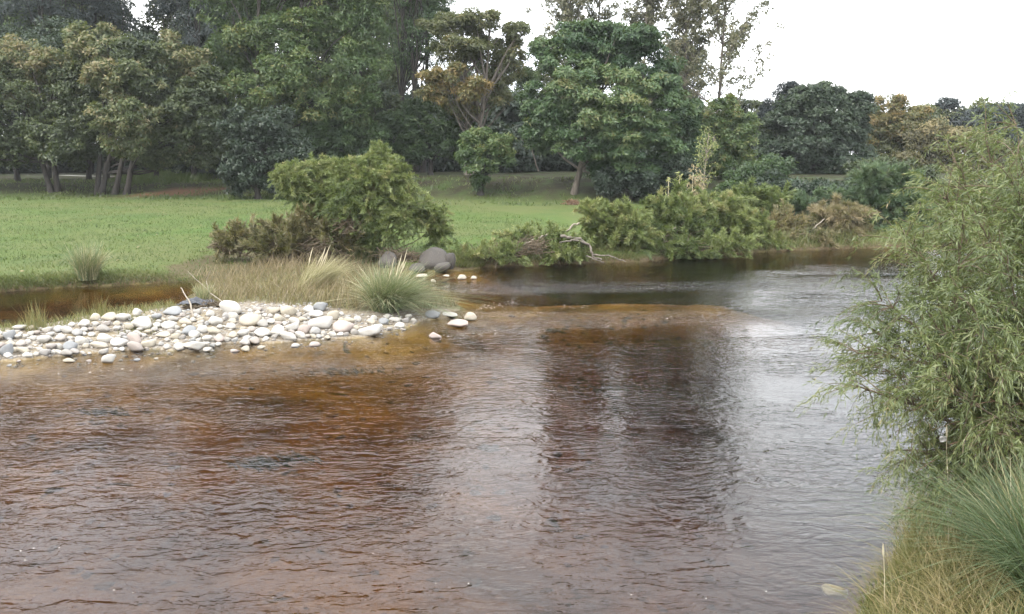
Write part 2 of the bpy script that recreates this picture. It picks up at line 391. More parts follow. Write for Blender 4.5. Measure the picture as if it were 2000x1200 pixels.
tag(ribbon('path', [(-46, 90), (-42, 87), (-38, 86), (-33, 85), (-28, 80), (-23.5, 75), (-20, 73.5)], 1.5, PATHM), kind='structure')

# ------------------------------------------------------------------ water
def water_mat():
    m, t, o = newmat('river_water')
    ge = t.nodes.new('ShaderNodeNewGeometry'); P = ge.outputs['Position']
    def mapped(rot, sx, sy):
        mp = t.nodes.new('ShaderNodeMapping'); mp.inputs['Rotation'].default_value = (0, 0, R(rot)); mp.inputs['Scale'].default_value = (sx, sy, 1)
        t.links.new(P, mp.inputs[0]); return mp.outputs[0]
    r1 = noise_tex(t, mapped(-18, 5.5, 11), 1.0, 2, .5, .9)
    r2 = noise_tex(t, mapped(16, 2.6, 4.6), 1.0, 2, .5, 1.2)
    r3 = noise_tex(t, mapped(-30, 12, 19), 1.0, 2, .5, .2)
    lanes = noise_tex(t, mapped(-12, .10, .32), 1.0, 3, .5, 1.0)
    amt = ramp(t, lanes, [(.34, (.25,) * 3), (.60, (1,) * 3)])
    h = math_(t, 'ADD', math_(t, 'MULTIPLY', r1, .0085), math_(t, 'MULTIPLY', r2, .019))
    h = math_(t, 'ADD', h, math_(t, 'MULTIPLY', r3, .0016))
    h = math_(t, 'MULTIPLY', h, amt)
    ca = t.nodes.new('ShaderNodeAttribute'); ca.attribute_name = 'rough_water'; h = math_(t, 'MULTIPLY', h, ca.outputs['Fac'])
    at_ = t.nodes.new('ShaderNodeAttribute'); at_.attribute_name = 'tint'   # riffle
    rf = noise_tex(t, mapped(-8, 3.5, 8), 1.0, 4, .6, 1.2)
    h = math_(t, 'ADD', h, math_(t, 'MULTIPLY', math_(t, 'MULTIPLY', rf, .045), at_.outputs['Fac']))
    b = t.nodes.new('ShaderNodeBump'); b.inputs['Strength'].default_value = 1; b.inputs['Distance'].default_value = 1.0
    t.links.new(h, b.inputs['Height'])
    fr = t.nodes.new('ShaderNodeFresnel'); fr.inputs[0].default_value = 1.38; t.links.new(b.outputs[0], fr.inputs['Normal'])
    gl = t.nodes.new('ShaderNodeBsdfGlossy'); gl.inputs['Roughness'].default_value = .03; t.links.new(b.outputs[0], gl.inputs['Normal'])
    tr = t.nodes.new('ShaderNodeBsdfTransparent')
    ms = t.nodes.new('ShaderNodeMixShader'); t.links.new(fr.outputs[0], ms.inputs[0])
    t.links.new(tr.outputs[0], ms.inputs[1]); t.links.new(gl.outputs[0], ms.inputs[2])
    t.links.new(ms.outputs[0], o.inputs[0])
    va = t.nodes.new('ShaderNodeVolumeAbsorption'); va.inputs['Color'].default_value = (.695, .550, .21, 1); va.inputs['Density'].default_value = 1.5
    t.links.new(va.outputs[0], o.inputs['Volume'])
    return m
WX = axis(-300, -20, 30, 300, .35, 1.2); WY = axis(3.0, 6.0, 40, 90, .3, 1.2)
wx, wy = np.meshgrid(WX, WY)
g0 = at(1000, 598)[:2]; g1 = at(1350, 555)[:2]
def rif(x, y):
    a1 = np.exp(-((x - at(1200, 560)[0]) / 8) ** 2 - ((y - at(1200, 560)[1] - .08 * (x - at(1200, 560)[0])) / 1.0) ** 2)
    a2 = np.exp(-((x - at(1150, 625)[0]) / 7) ** 2 - ((y - at(1150, 625)[1] - .14 * (x - at(1150, 625)[0])) / .9) ** 2)
    a3 = np.exp(-((x - at(250, 725)[0]) / 7) ** 2 - ((y - at(250, 725)[1] - .1 * (x - at(250, 725)[0])) / .8) ** 2)
    return np.clip(a1 + a2 + .6 * a3, 0, 1)
wz = .006 * fbm(wx * 1.1, wy * 1.1, 41) + .02 * rif(wx, wy) * fbm(wx * 1.6, wy * 3, 43)
Wv = np.stack([wx, wy, wz], -1).reshape(-1, 3)
ii, jj = np.meshgrid(np.arange(len(WX) - 1), np.arange(len(WY) - 1)); a = (jj * len(WX) + ii).ravel()
wme = fast('river_water', Wv, np.stack([a, a + 1, a + 1 + len(WX), a + len(WX)], 1), water_mat(), tint=rif(wx, wy).ravel(), smooth=True)
ra = wme.attributes.new('rough_water', 'FLOAT', 'POINT'); ra.data.foreach_set('value', (1 - .82 * sstep(at(200, 632)[1], at(200, 608)[1], wy) * sstep(at(430, 560)[0], at(330, 560)[0], wx)).ravel().astype(np.float32))
wo = link('river_water', wme); tag(wo, kind='structure')

# ------------------------------------------------------------------ plant builders
class MB:                          # collects tubes into one mesh
    def __init__(s): s.v = []; s.f = []; s.n = 0
    def tube(s, pts, rad, sides=6):
        pts = np.asarray(pts, float); n = len(pts)
        rad = np.asarray(rad, float) if np.ndim(rad) else np.full(n, rad)
        d = unit(np.gradient(pts, axis=0)); ref = np.array([0, 0, 1.0]) if abs(d[0][2]) < .9 else np.array([1.0, 0, 0])
        e1 = unit(np.cross(d, ref)); e2 = np.cross(d, e1)
        an = np.arange(sides) * 2 * math.pi / sides
        ring = pts[:, None] + rad[:, None, None] * (e1[:, None] * np.cos(an)[None, :, None] + e2[:, None] * np.sin(an)[None, :, None])
        s.v.append(ring.reshape(-1, 3))
        i, k = np.meshgrid(np.arange(n - 1), np.arange(sides), indexing='ij'); k2 = (k + 1) % sides
        b = s.n; s.f.append(np.stack([b + i * sides + k, b + i * sides + k2, b + (i + 1) * sides + k2, b + (i + 1) * sides + k], -1).reshape(-1, 4))
        s.n += n * sides
    def mesh(s, name, mat):
        return fast(name, np.concatenate(s.v), np.concatenate(s.f), mat, smooth=True)

def curve(p0, p1, bow=.15, n=8, up=.0, wob=.04, r=None):
    r = r or rng; p0 = np.asarray(p0, float); p1 = np.asarray(p1, float)
    s = np.linspace(0, 1, n)[:, None]; Ln = np.linalg.norm(p1 - p0)
    side = unit(np.cross(p1 - p0, r.normal(size=3))) * bow * Ln
    pts = p0 + (p1 - p0) * s + side * np.sin(s * math.pi) * r.uniform(-1, 1)
    pts[:, 2] += (up * Ln * np.sin(s * math.pi))[:, 0]
    w_ = r.normal(size=(n, 3)) * wob * Ln / n; w_[0] = 0; w_[-1] = 0
    return pts + np.cumsum(w_, 0) * (1 - s) * s * 4

def leaf_tris(C, A, B, ln, wd):    # triangle leaves: centre, axis, side, length, width
    n = len(C); v = np.empty((n, 3, 3)); ln = np.reshape(ln, (-1, 1)); wd = np.reshape(wd, (-1, 1))
    v[:, 0] = C - B * wd * .5; v[:, 1] = C + B * wd * .5; v[:, 2] = C + A * ln
    return v.reshape(-1, 3), np.arange(n * 3).reshape(-1, 3)

def crown_clusters(lobes, csz, dens=1.0, shell=.45):
    """cluster centres in the outer part of every lobe: centre, radius, tint offset, outward"""
    Cc, O, T = [], [], []
    ext = []
    for (c, rx, ry, rz, tt) in lobes:
        for q in range(6):
            d = rand_dirs(1)[0]; d[2] = abs(d[2]) if rng.random() < .7 else d[2]; d = unit(d); k_ = rng.uniform(.2, .42)
            ext.append((c + d * np.array([rx, ry, rz]) * rng.uniform(.8, 1.0), max(rx * k_, csz * .5), max(ry * k_, csz * .5), max(rz * k_, csz * .4), tt + rng.normal() * .1))
    for lb in [(c, rx * .86, ry * .86, rz * .86, tt) for (c, rx, ry, rz, tt) in lobes] + ext:
        c, rx, ry, rz, tt = lb
        area = 4 * math.pi * ((rx * ry) ** 1.6 / 3 + (rx * rz) ** 1.6 / 3 + (ry * rz) ** 1.6 / 3) ** (1 / 1.6)
        n = max(3, int(dens * area / (csz * csz) * .36))
        d = rand_dirs(n); d[:, 1] = np.where((d[:, 1] > .3) & (rng.random(n) < .45), -d[:, 1], d[:, 1]); rr = rng.uniform(shell, 1.0, n) ** .6
        rr *= 1 + .22 * rng.normal(size=n) * .6
        p = c + d * rr[:, None] * np.array([rx, ry, rz]) * (1 - csz * .35 / max(rx, rz))
        Cc.append(p); O.append(d); T.append(np.full(n, tt) + rng.normal(size=n) * .15)
    return np.concatenate(Cc), np.concatenate(O), np.concatenate(T)

def leaves_for(Cc, O, T, n, csz, ln, wd, droop=0., flat=.6, up=.5):
    k = rng.integers(0, len(Cc), n); cs = csz * rng.uniform(.6, 1.25, len(Cc))
    d = rand_dirs(n); d[:, 2] = np.abs(d[:, 2]) * np.where(rng.random(n) < .75, 1, -1)
    rr = rng.uniform(.25, 1, n) ** .5
    off = d * rr[:, None] * cs[k][:, None]; off[:, 2] *= flat
    off[:, 2] -= droop * csz * (np.hypot(off[:, 0], off[:, 1]) / csz) ** 2
    C = Cc[k] + off
    nrm = unit(d * .6 + O[k] * .3 + np.array([0, 0, up]) + rng.normal(size=(n, 3)) * .45)
    A = unit(np.cross(nrm, rng.normal(size=(n, 3)))); 
    A = unit(A + d * .5 + np.array([0, 0, -droop])); B = unit(np.cross(nrm, A))
    v, f = leaf_tris(C, A, B, ln * rng.uniform(.6, 1.4, n), wd * rng.uniform(.6, 1.3, n))
    tint = np.clip(T[k] + rng.normal(size=n) * .13, 0, 1)
    return v, f, np.repeat(tint, 3)

def lobes_px(lobes, Y, tint):
    out_ = []
    for l in lobes:
        u, v, ru, rv = l[:4]; dY = l[4] if len(l) > 4 else 0; tt = l[5] if len(l) > 5 else tint
        c = atY(u, v, Y + dY); s = (Y + dY) / FPX
        rx, rz = ru * s * 1.02, rv * s * 1.02; out_.append((c, rx, max(.75 * rx, min(rx, rz)), rz, tt))
    return out_

BUDGET = [0]
def tree(name, label, cat, u, Y, lobes, n, mat='green', leaf=(.30, .20), csz=.8, fine=True, tint=.45, tr=.22, bark=None, trunks=None, limbs=12,
         group=None, droop=.2, shell=.45, flat=.6, dens=1.0, vbase=None, twigs=0, X=None, parts=('trunk', 'crown')):
    x = atY(u, 300, Y)[0] if X is None else X
    base = np.array([x, Y, gz(x, Y)])
    root = empty(name, base); tag(root, label, cat, group)
    if name != 'wood_tree' and Y < 100: n = int(n * 1.27); leaf = (leaf[0] * .74, leaf[1] * .68); csz *= .8
    lb = lobes_px(lobes, Y, tint); Cc, O, T = crown_clusters(lb, csz, dens, shell)
    v, f, tn = leaves_for(Cc, O, T, n, csz, leaf[0], leaf[1], droop, flat)
    BUDGET[0] += len(f)
    v = v - base; low = gza(v[:, 0] + base[0], v[:, 1] + base[1]) - base[2]
    v[:, 2] = np.maximum(v[:, 2], low + .03)
    link(parts[1], fast(name + '_leaves', v, f, LM[mat], tn), root)
    mb = MB(); bark = bark or BARK
    tops = trunks or [(u, None)]
    zc = max(l[0][2] for l in lb)
    cen = np.mean([l[0] for l in lb], 0)
    starts = []
    for q, tp in enumerate(tops):
        bu = atY(tp[0], 300, Y)[0]; b0 = np.array([bu, Y + rng.uniform(-.4, .4) * (len(tops) > 1), 0]); b0[2] = gz(b0[0], b0[1]) - .15
        tu = tp[1] if tp[1] is not None else tp[0]
        top = np.array([atY(tu, 300, Y)[0] * .6 + cen[0] * .4, Y, zc * .85 + cen[2] * .15])
        pts = curve(b0, top, .05, 12, 0, .06); rad = tr * np.linspace(1, .28, 12) ** 1.1; rad[0] *= 1.35
        mb.tube(pts - base, rad, 8); starts.append(pts)
    far_ = rng.permutation(len(Cc))[:limbs]
    for q in far_:
        P = starts[rng.integers(len(starts))]; c = Cc[q]
        hz = np.clip((c[2] - P[:, 2]) * .55 + P[:, 2], P[2, 2], P[-2, 2])
        i = int(np.argmin(np.abs(P[:, 2] - (P[0, 2] + (c[2] - P[0, 2]) * rng.uniform(.3, .7)))))
        i = max(2, min(i, 10)); pl = curve(P[i], c, .10, 7, -.03, .10)
        mb.tube(pl - base, tr * .42 * np.linspace(1, .12, 7), 5)
        for w_ in range(twigs):
            j = rng.integers(2, 6); cc = Cc[np.argmin(np.linalg.norm(Cc - pl[j] - rng.normal(size=3) * csz * 1.6, axis=1))]
            mb.tube(curve(pl[j], cc, .12, 5) - base, tr * .13 * np.linspace(1, .2, 5), 4)
    link(parts[0], mb.mesh(name + '_wood', bark), root)
    return root

def copy_tree(o, loc, rz, s, label=None, sz=None):
    c = o.copy(); col.objects.link(c); c.location = [float(q) for q in loc]; c.rotation_euler = (0, 0, rz); c.scale = (s, s, sz or s)
    if label: c['label'] = label
    for ch in list(o.children):
        k = ch.copy(); col.objects.link(k); k.parent = c
    return c

# ---- the wood: named trees, back to front
G_WOOD = 'trees at the edge of the wood across the river'
tree('fruit_tree', 'wide olive green tree at the left edge with shoots browning at the top', 'tree', 108, 63,
     [(20, 215, 105, 95, 0), (110, 265, 62, 58, -1.5), (50, 130, 100, 60, 1.5, .72), (135, 290, 32, 42, -2.5), (-60, 260, 80, 70, 0), (-90, 170, 90, 80, 1), (150, 170, 50, 70, 1, .6), (30, 300, 60, 36, 0, .3), (160, 300, 34, 34, 1, .3)],
     58000, 'olive', (.30, .21), .65, .5, .26, trunks=[(108, 90), (100, 20)], limbs=16, group=G_WOOD)
tree('fruit_tree', 'olive green spreading tree with several dark trunks fanning out beside the path', 'tree', 222, 62,
     [(215, 105, 80, 62, 1, .62), (300, 170, 105, 85, .5), (160, 190, 62, 72, 1.5), (385, 215, 55, 80, -1), (250, 235, 68, 48, -3.5, .62), (355, 280, 70, 42, 0, .4),
      (245, 160, 70, 50, -2, .6), (250, 285, 50, 30, -3, .5), (350, 120, 55, 50, 1, .7), (420, 275, 25, 40, -1), (300, 312, 50, 22, 0, .3), (400, 308, 36, 28, 0, .3), (205, 300, 34, 20, 1, .3)],
     76000, 'olive', (.30, .21), .65, .48, .20, trunks=[(186, 160), (193, 215), (221, 250), (243, 330)], limbs=22, group=G_WOOD)
tree('pine_tree', 'tall blue grey pine behind the two olive trees at the left', 'pine', 90, 80,
     [(60, 60, 100, 90), (120, -40, 110, 90), (60, -150, 90, 80), (10, 10, 80, 100)], 22000, 'pine', (.42, .12), .8, .5, .3, group='tall pines behind the left trees', dens=.7)
tree('pine_tree', 'tall dark pine left of the bright gap in the canopy', 'pine', 205, 82,
     [(195, 60, 70, 70), (205, -30, 70, 80), (200, -140, 60, 80), (235, 110, 50, 60)], 18000, 'pine', (.42, .12), .8, .5, .3, group='tall pines behind the left trees', dens=.7)
tree('pine_tree', 'dark pine right of the bright gap, behind the big green locust tree', 'pine', 375, 80,
     [(380, 60, 75, 90), (400, -60, 90, 90), (350, 150, 55, 60), (390, -170, 80, 70)], 20000, 'pine', (.42, .12), .8, .6, .3, group='tall pines behind the left trees', dens=.7)
tree('locust_tree', 'big green locust tree with layered sprays and a dark forked trunk left of the middle', 'tree', 530, 66,
     [(560, 80, 95, 50, 0, .5), (500, 185, 80, 45, -2, .62), (630, 50, 90, 60, 1, .45), (700, 150, 60, 62, -1.5, .35), (610, 190, 85, 45, -1, .6), (450, 100, 60, 60, 1, .4),
      (720, 60, 48, 70, 0, .3), (560, -60, 130, 70, 1), (690, -50, 90, 70, 1), (440, -20, 80, 70, 2), (560, 130, 70, 40, -2.5, .55), (690, 215, 45, 40, -1, .5), (560, -170, 120, 70, 0), (680, -150, 80, 60, 0)],
     100000, 'green', (.32, .16), .8, .5, .32, trunks=[(525, 480), (545, 640)], limbs=30, group=G_WOOD, twigs=1, droop=.35)
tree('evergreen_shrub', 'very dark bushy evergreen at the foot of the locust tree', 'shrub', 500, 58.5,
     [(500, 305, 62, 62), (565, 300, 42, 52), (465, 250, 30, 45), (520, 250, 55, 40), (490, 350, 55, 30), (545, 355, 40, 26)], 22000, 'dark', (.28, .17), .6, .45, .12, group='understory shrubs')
tree('understory_shrub', 'dark green shrub under the right side of the locust tree', 'shrub', 640, 66,
     [(610, 250, 60, 45), (670, 270, 60, 55), (720, 290, 50, 50), (600, 300, 60, 40)], 22000, 'green', (.30, .18), .7, .22, .12, group='understory shrubs')
tree('understory_shrub', 'brownish understory shrub behind the crown of the bright green willow bush', 'shrub', 770, 70,
     [(745, 220, 45, 60), (760, 300, 55, 45), (700, 330, 60, 30)], 14000, 'olive', (.30, .18), .7, .35, .12, group='understory shrubs')
tree('casuarina_tree', 'slender grey green feathery tree with several thin dark stems', 'tree', 805, 76,
     [(785, 90, 38, 60), (830, 60, 45, 70), (790, -20, 55, 70), (850, 30, 35, 60), (840, -80, 50, 60), (780, -120, 60, 70), (865, 10, 22, 22), (850, 110, 30, 40)], 24000, 'blue', (.34, .10), .6, .3, .12,
     trunks=[(785, 775), (800, 790), (812, 830), (826, 850)], limbs=26, group=G_WOOD, twigs=2, dens=.8)
tree('yellowing_tree', 'tree turning yellow with an orange tinted bough and bare grey branches showing', 'tree', 918, 67,
     [(880, 50, 60, 26, 0, .28), (935, 45, 52, 20, 0, .25), (890, 95, 55, 25, -1, .3), (865, 150, 45, 25, -2, .8), (920, 178, 38, 20, -2.5, .9), (850, 185, 30, 18, -1.5, .7), (960, 110, 40, 40, 1, .25),
      (1010, 62, 26, 24, 0, .3), (1000, 110, 28, 40, 1, .35), (905, 215, 40, 20, 0, .5), (975, 175, 35, 30, 1, .4)],
     38000, 'yellow', (.30, .17), .6, .4, .17, trunks=[(912, 890), (925, 975)], limbs=40, group=G_WOOD, twigs=3, dens=1.1, bark=BARKG)
tree('understory_shrub', 'mid green rounded shrub below the yellowing tree', 'shrub', 840, 68,
     [(800, 245, 50, 45), (860, 235, 60, 48), (880, 285, 45, 35), (810, 295, 50, 28)], 24000, 'green', (.30, .18), .6, .35, .12, group='understory shrubs')
tree('small_tree', 'small bright green tree on the embankment with a thin single stem', 'tree', 938, 60,
     [(920, 300, 32, 28, 0, .45), (975, 285, 34, 22, -.5, .62), (950, 318, 48, 20, 0, .4), (930, 270, 30, 16, 0, .5), (935, 355, 14, 14, 0, .2)], 15000, 'green', (.28, .18), .5, .5, .10, limbs=10, group='small trees on the embankment')
tree('broadleaf_tree', 'largest rounded tree in the middle with blue green crown and a clear grey trunk', 'tree', 1122, 60,
     [(1190, 90, 105, 40, 1, .2), (1100, 125, 75, 50, 0, .45), (1255, 125, 75, 60, 1, .15), (1075, 215, 62, 60, 0, .35), (1175, 180, 95, 60, -2.5, .62), (1285, 220, 70, 70, -1, .45),
      (1150, 270, 85, 48, -2, .4), (1250, 295, 85, 50, -2.5, .5), (1325, 280, 45, 62, .5, .2), (1215, 235, 75, 55, -3.5, .65), (1060, 270, 40, 40, 1, .3), (1180, 330, 60, 30, 0, .25), (1290, 340, 60, 30, 0, .25), (1160, 62, 60, 22, 1, .2), (1345, 235, 28, 40, 1, .2)],
     125000, 'blue', (.32, .19), .8, .45, .27, trunks=[(1122, 1160)], limbs=34, group=G_WOOD, bark=BARKG, droop=.35, flat=.45)
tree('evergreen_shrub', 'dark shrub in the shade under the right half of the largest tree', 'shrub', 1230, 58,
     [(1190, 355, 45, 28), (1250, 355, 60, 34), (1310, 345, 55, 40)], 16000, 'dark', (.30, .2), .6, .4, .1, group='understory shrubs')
tree('understory_shrub', 'olive green shrub between the largest tree and the white stemmed sapling', 'shrub', 1415, 64,
     [(1405, 230, 35, 45, 0, .6), (1440, 270, 40, 45, 0, .55), (1390, 300, 40, 50, 0, .5), (1430, 335, 60, 40, 0, .45)], 18000, 'green', (.30, .18), .6, .6, .12, group='understory shrubs')
tree('broadleaf_tree', 'dark round crowned tree standing alone behind the riverside bushes at the right', 'tree', 1592, 73,
     [(1590, 260, 90, 70, 0, .4), (1560, 205, 52, 32, 0, .5), (1650, 215, 45, 34, 0, .5), (1535, 300, 52, 50, 0, .3), (1645, 310, 52, 55, 0, .35), (1600, 188, 50, 20, 0, .45), (1680, 195, 16, 14), (1590, 345, 70, 30, 1, .3), (1668, 260, 26, 40)],
     58000, 'dark', (.34, .22), .8, .75, .28, limbs=20, group='trees behind the right hand bushes')
tree('conifer_tree', 'small pointed blue green conifer peeking over the dark round tree', 'conifer', 1520, 84,
     [(1530, 195, 22, 26), (1498, 225, 20, 26), (1545, 178, 14, 16)], 7000, 'pine', (.34, .10), .6, .5, .15, group='trees behind the right hand bushes')
tree('distant_tree', 'pale green flat topped tree farther back left of the conifer', 'tree', 1450, 95,
     [(1455, 208, 30, 12), (1435, 240, 34, 22), (1475, 245, 30, 24), (1455, 280, 50, 30)], 9000, 'olive', (.36, .22), .8, .45, .2, group='trees behind the right hand bushes')
tree('yellowing_tree', 'golden yellow crowned tree right of the dark round tree', 'tree', 1732, 82,
     [(1732, 215, 38, 26, 0, .7), (1715, 255, 36, 30, 0, .6), (1755, 250, 36, 34, 0, .65), (1790, 228, 22, 16, 0, .6), (1730, 300, 50, 35, 0, .3)], 17000, 'yellow', (.34, .2), .7, .5, .16, group='trees behind the right hand bushes')
tree('browning_tree', 'wide brownish olive tree above the near willow, right of the golden tree', 'tree', 1850, 78,
     [(1800, 280, 52, 42), (1850, 275, 55, 40, 0, .6), (1900, 310, 60, 50), (1780, 340, 55, 50, 0, .3), (1860, 355, 70, 50, 0, .35), (1960, 330, 60, 60), (1930, 370, 60, 50)], 40000, 'brown', (.34, .2), .8, .5, .2, group='trees behind the right hand bushes')
tree('distant_tree', 'hazy grey green tree on the skyline above the browning tree', 'tree', 1865, 118,
     [(1862, 208, 28, 12), (1838, 235, 45, 20), (1885, 235, 40, 22), (1850, 270, 60, 30)], 9000, 'pine', (.42, .25), 1, .8, .2, group='distant skyline trees')
tree('distant_tree', 'umbrella shaped dark tree on the skyline at the right edge', 'tree', 1950, 112,
     [(1950, 218, 45, 13), (1925, 240, 40, 18), (1985, 235, 40, 22), (1960, 270, 60, 30)], 11000, 'pine', (.42, .25), 1, .6, .2, group='distant skyline trees')
tree('distant_tree', 'dark skyline tree just outside the right edge of the view', 'tree', 2060, 108,
     [(2050, 225, 60, 22), (2110, 220, 60, 30), (2060, 280, 80, 40)], 9000, 'pine', (.42, .25), 1, .5, .2, group='distant skyline trees')
for (u, Y, lb, lab, mt, tn) in (
    (1600, 50, [(1540, 375, 50, 26), (1600, 372, 50, 26), (1660, 378, 50, 28), (1500, 365, 40, 26)], 'dark thicket round the foot of the dark round tree', 'dark', .8),
    (1700, 52, [(1660, 400, 40, 24), (1600, 405, 34, 18)], 'green thicket behind the tan and the grey green bushes', 'green', .5),
    (1480, 51, [(1470, 345, 45, 26), (1510, 335, 40, 36), (1440, 365, 40, 20)], 'green thicket at the foot of the olive shrub, beyond the bank bushes', 'green', .4),
    (1700, 51, [(1690, 345, 50, 30), (1740, 345, 50, 40), (1800, 370, 50, 40)], 'brown green thicket below the golden tree', 'olive', .5),
    (1450, 74, [(1435, 262, 22, 30), (1448, 245, 14, 18)], 'leafless looking mauve grey shrub left of the dark round tree', 'pine', 1.0),
    (1880, 50, [(1860, 400, 50, 40), (1920, 410, 60, 50), (1990, 400, 60, 60)], 'olive thicket glimpsed behind the top of the near willow', 'olive', .5),
    (1560, 50, [(1550, 380, 35, 22), (1590, 395, 40, 18), (1520, 395, 30, 18)], 'low green thicket in front of the dark round tree', 'bwillow', .5)):
    tree('thicket', lab, 'shrub', u, Y, lb, 9000, mt, (.26, .14), .55, tn, .07, limbs=8, group='thickets beyond the right bank')

for (u, Y, lb, lab_, mt) in (  # extra canopy trees added to shade the ground by the path
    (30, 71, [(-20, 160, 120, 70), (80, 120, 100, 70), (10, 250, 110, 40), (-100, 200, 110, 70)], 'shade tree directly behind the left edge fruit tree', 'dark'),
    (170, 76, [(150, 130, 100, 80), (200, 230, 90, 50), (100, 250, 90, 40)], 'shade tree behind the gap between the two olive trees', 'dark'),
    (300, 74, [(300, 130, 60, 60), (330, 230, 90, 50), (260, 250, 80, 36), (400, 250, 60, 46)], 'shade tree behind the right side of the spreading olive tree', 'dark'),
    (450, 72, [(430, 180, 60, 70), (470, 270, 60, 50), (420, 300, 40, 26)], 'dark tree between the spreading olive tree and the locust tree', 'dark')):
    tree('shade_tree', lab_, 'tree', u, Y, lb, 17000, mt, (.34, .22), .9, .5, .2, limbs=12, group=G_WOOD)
# ---- poplars above the largest tree: tall, upright, thinly leaved
def poplar(label, u, Y, vtop, spread, nb, n, lean=0, open_=1.0, vlow=220):
    x = atY(u, 300, Y)[0]; base = np.array([x, Y, gz(x, Y)]); root = empty('poplar_tree', base)
    tag(root, label, 'poplar', 'tall thin poplars above the largest tree')
    top = atY(u + lean, vtop, Y); mb = MB(); P = curve(base - [0, 0, .2], top, .02, 24, 0, .05)
    mb.tube(P - base, .17 * np.linspace(1, .08, 24), 6); n = int(n * 1.3); Cc = []
    h0 = atY(u, vlow, Y)[2]
    for k in range(nb):
        s = rng.random() ** .8; z0 = h0 + (top[2] - h0) * s; i = int(np.argmin(np.abs(P[:, 2] - z0))); i = min(i, 22)
        ln = spread * (1.15 - .75 * s) * rng.uniform(.6, 1.15); an = rng.uniform(0, 2 * math.pi)
        tip = P[i] + np.array([math.cos(an) * ln * .62 * open_, math.sin(an) * ln * .62 * open_, ln * rng.uniform(.65, 1.0)])
        B = curve(P[i], tip, .1, 7, -.05, .08); mb.tube(B - base, .055 * np.linspace(1, .15, 7), 4)
        for j in range(2, 7):
            Cc.append(B[j] + rng.normal(size=3) * .18)
            if rng.random() < .6:
                q = B[j] + rng.normal(size=3) * .6 + [0, 0, .3]; mb.tube(curve(B[j], q, .1, 4) - base, .016, 3); Cc.append(q)
    Cc = np.array(Cc); O = rand_dirs(len(Cc)); T = np.full(len(Cc), .45) + rng.normal(size=len(Cc)) * .15
    v, f, tn = leaves_for(Cc, O, T, n, .42, .21, .19, .1, .9, .1)
    link('trunk', mb.mesh('poplar_wood', BARKG), root); link('crown', fast('poplar_leaves', v - base, f, LM['pale'], tn), root)
poplar('leftmost tall poplar rising behind the left shoulder of the largest tree', 1110, 84, -260, 4.2, 90, 20000)
poplar('slim tall poplar, second from the left above the largest tree', 1168, 86, -240, 3.0, 70, 13000)
poplar('tall poplar directly above the top of the largest tree', 1245, 83, -300, 3.6, 90, 18000)
poplar('dense tall poplar over the right shoulder of the largest tree', 1330, 82, -300, 4.2, 120, 26000)
poplar('rightmost poplar with open spreading branches against the white sky', 1392, 78, -280, 5.6, 100, 19000, 14, 1.25, 250)

# ---- wood behind: generic trees copied
def generic(label, H, Wd, n, mat, tint, group, leaf=(.36, .22)):
    # built around the distance 100 in photograph units so that lobes_px can be reused
    x0, Y0 = 0.0, 100.0; s = FPX / 100; b = gz(x0, Y0); vb = 300 + (CZ - b) * s
    lb = []
    for k in range(11):
        f_ = rng.uniform(.22, .95); r_ = Wd * .5 * (1.05 - abs(f_ - .55) * .9)
        lb.append((1000 + rng.uniform(-.5, .5) * Wd * s * (1.1 - f_), vb - f_ * H * s, r_ * s * .62, r_ * s * .55, rng.uniform(-.3, .3) * Wd, tint + rng.uniform(-.15, .15)))
    return tree('wood_tree', label, 'tree', 1000, Y0, lb, n, mat, leaf, 1.0, tint, .26, limbs=10, group=group)
lab = 'tree of the dark wood behind the front row, seen only between nearer crowns'
GW = 'trees deep in the wood'
gens = [generic(lab, 20, 9, 24000, 'dark', .6, GW), generic(lab, 19, 8, 22000, 'green', .25, GW), generic(lab, 21, 9, 24000, 'olive', .3, GW)]
spots = []
for k, u in enumerate(range(-520, 1360, 62)):
    Y = 90 + 14 * ((k * 7) % 5) / 4 + rng.uniform(-2, 2); h = 1.0
    if 840 < u < 1400: h = .66
    if u < 700 and 240 < u < 320: h = .62
    if u < -100: h = .9
    if h == 1.0: h = 1.6
    if u < -100: h = 1.3
    spots.append((u + rng.uniform(-14, 14), Y, h * rng.uniform(.92, 1.05)))
for k, (u, Y, h) in enumerate(spots):
    x = atY(u, 300, Y)[0]; g = gens[k % 3]
    if k < 3: g.location = (x, Y, gz(x, Y)); g.scale = (min(h, 1.15), min(h, 1.15), h); g.rotation_euler = (0, 0, rng.uniform(0, 6)); continue
    copy_tree(g, (x, Y, gz(x, Y)), rng.uniform(0, 6.28), min(h, 1.15) * rng.uniform(.9, 1.05), sz=h)
# hedge-like undergrowth below them
und = tree('undergrowth_shrub', 'dark undergrowth shrub below the trees of the wood', 'shrub', 1000, 100,
           [(960, 310, 30, 26), (1010, 300, 40, 36), (1040, 315, 30, 24)], 9000, 'dark', (.32, .22), .7, .6, .08, limbs=6, group='undergrowth along the wood')
first = True
for k in range(34):
    u = -420 + k * 55 + rng.uniform(-10, 10); Y = (104 if u < 450 else 79) + rng.uniform(-2, 3); x = atY(u, 300, Y)[0]
    if first: und.location = (x, Y, gz(x, Y)); first = False; continue
    s_ = rng.uniform(.8, 1.3); copy_tree(und, (x, Y, gz(x, Y)), rng.uniform(0, 6.28), s_ * (1.35 if u < 450 else 1), sz=s_ * 1.1)
for k in range(16):
    u = 440 + k * 44 + rng.uniform(-10, 10); Y = 86 + rng.uniform(-2, 4); x = atY(u, 300, Y)[0]; s_ = rng.uniform(1.5, 2.0); copy_tree(und, (x, Y, gz(x, Y)), rng.uniform(0, 6.28), s_, sz=s_ * (1.0 if u > 840 else 1.35))
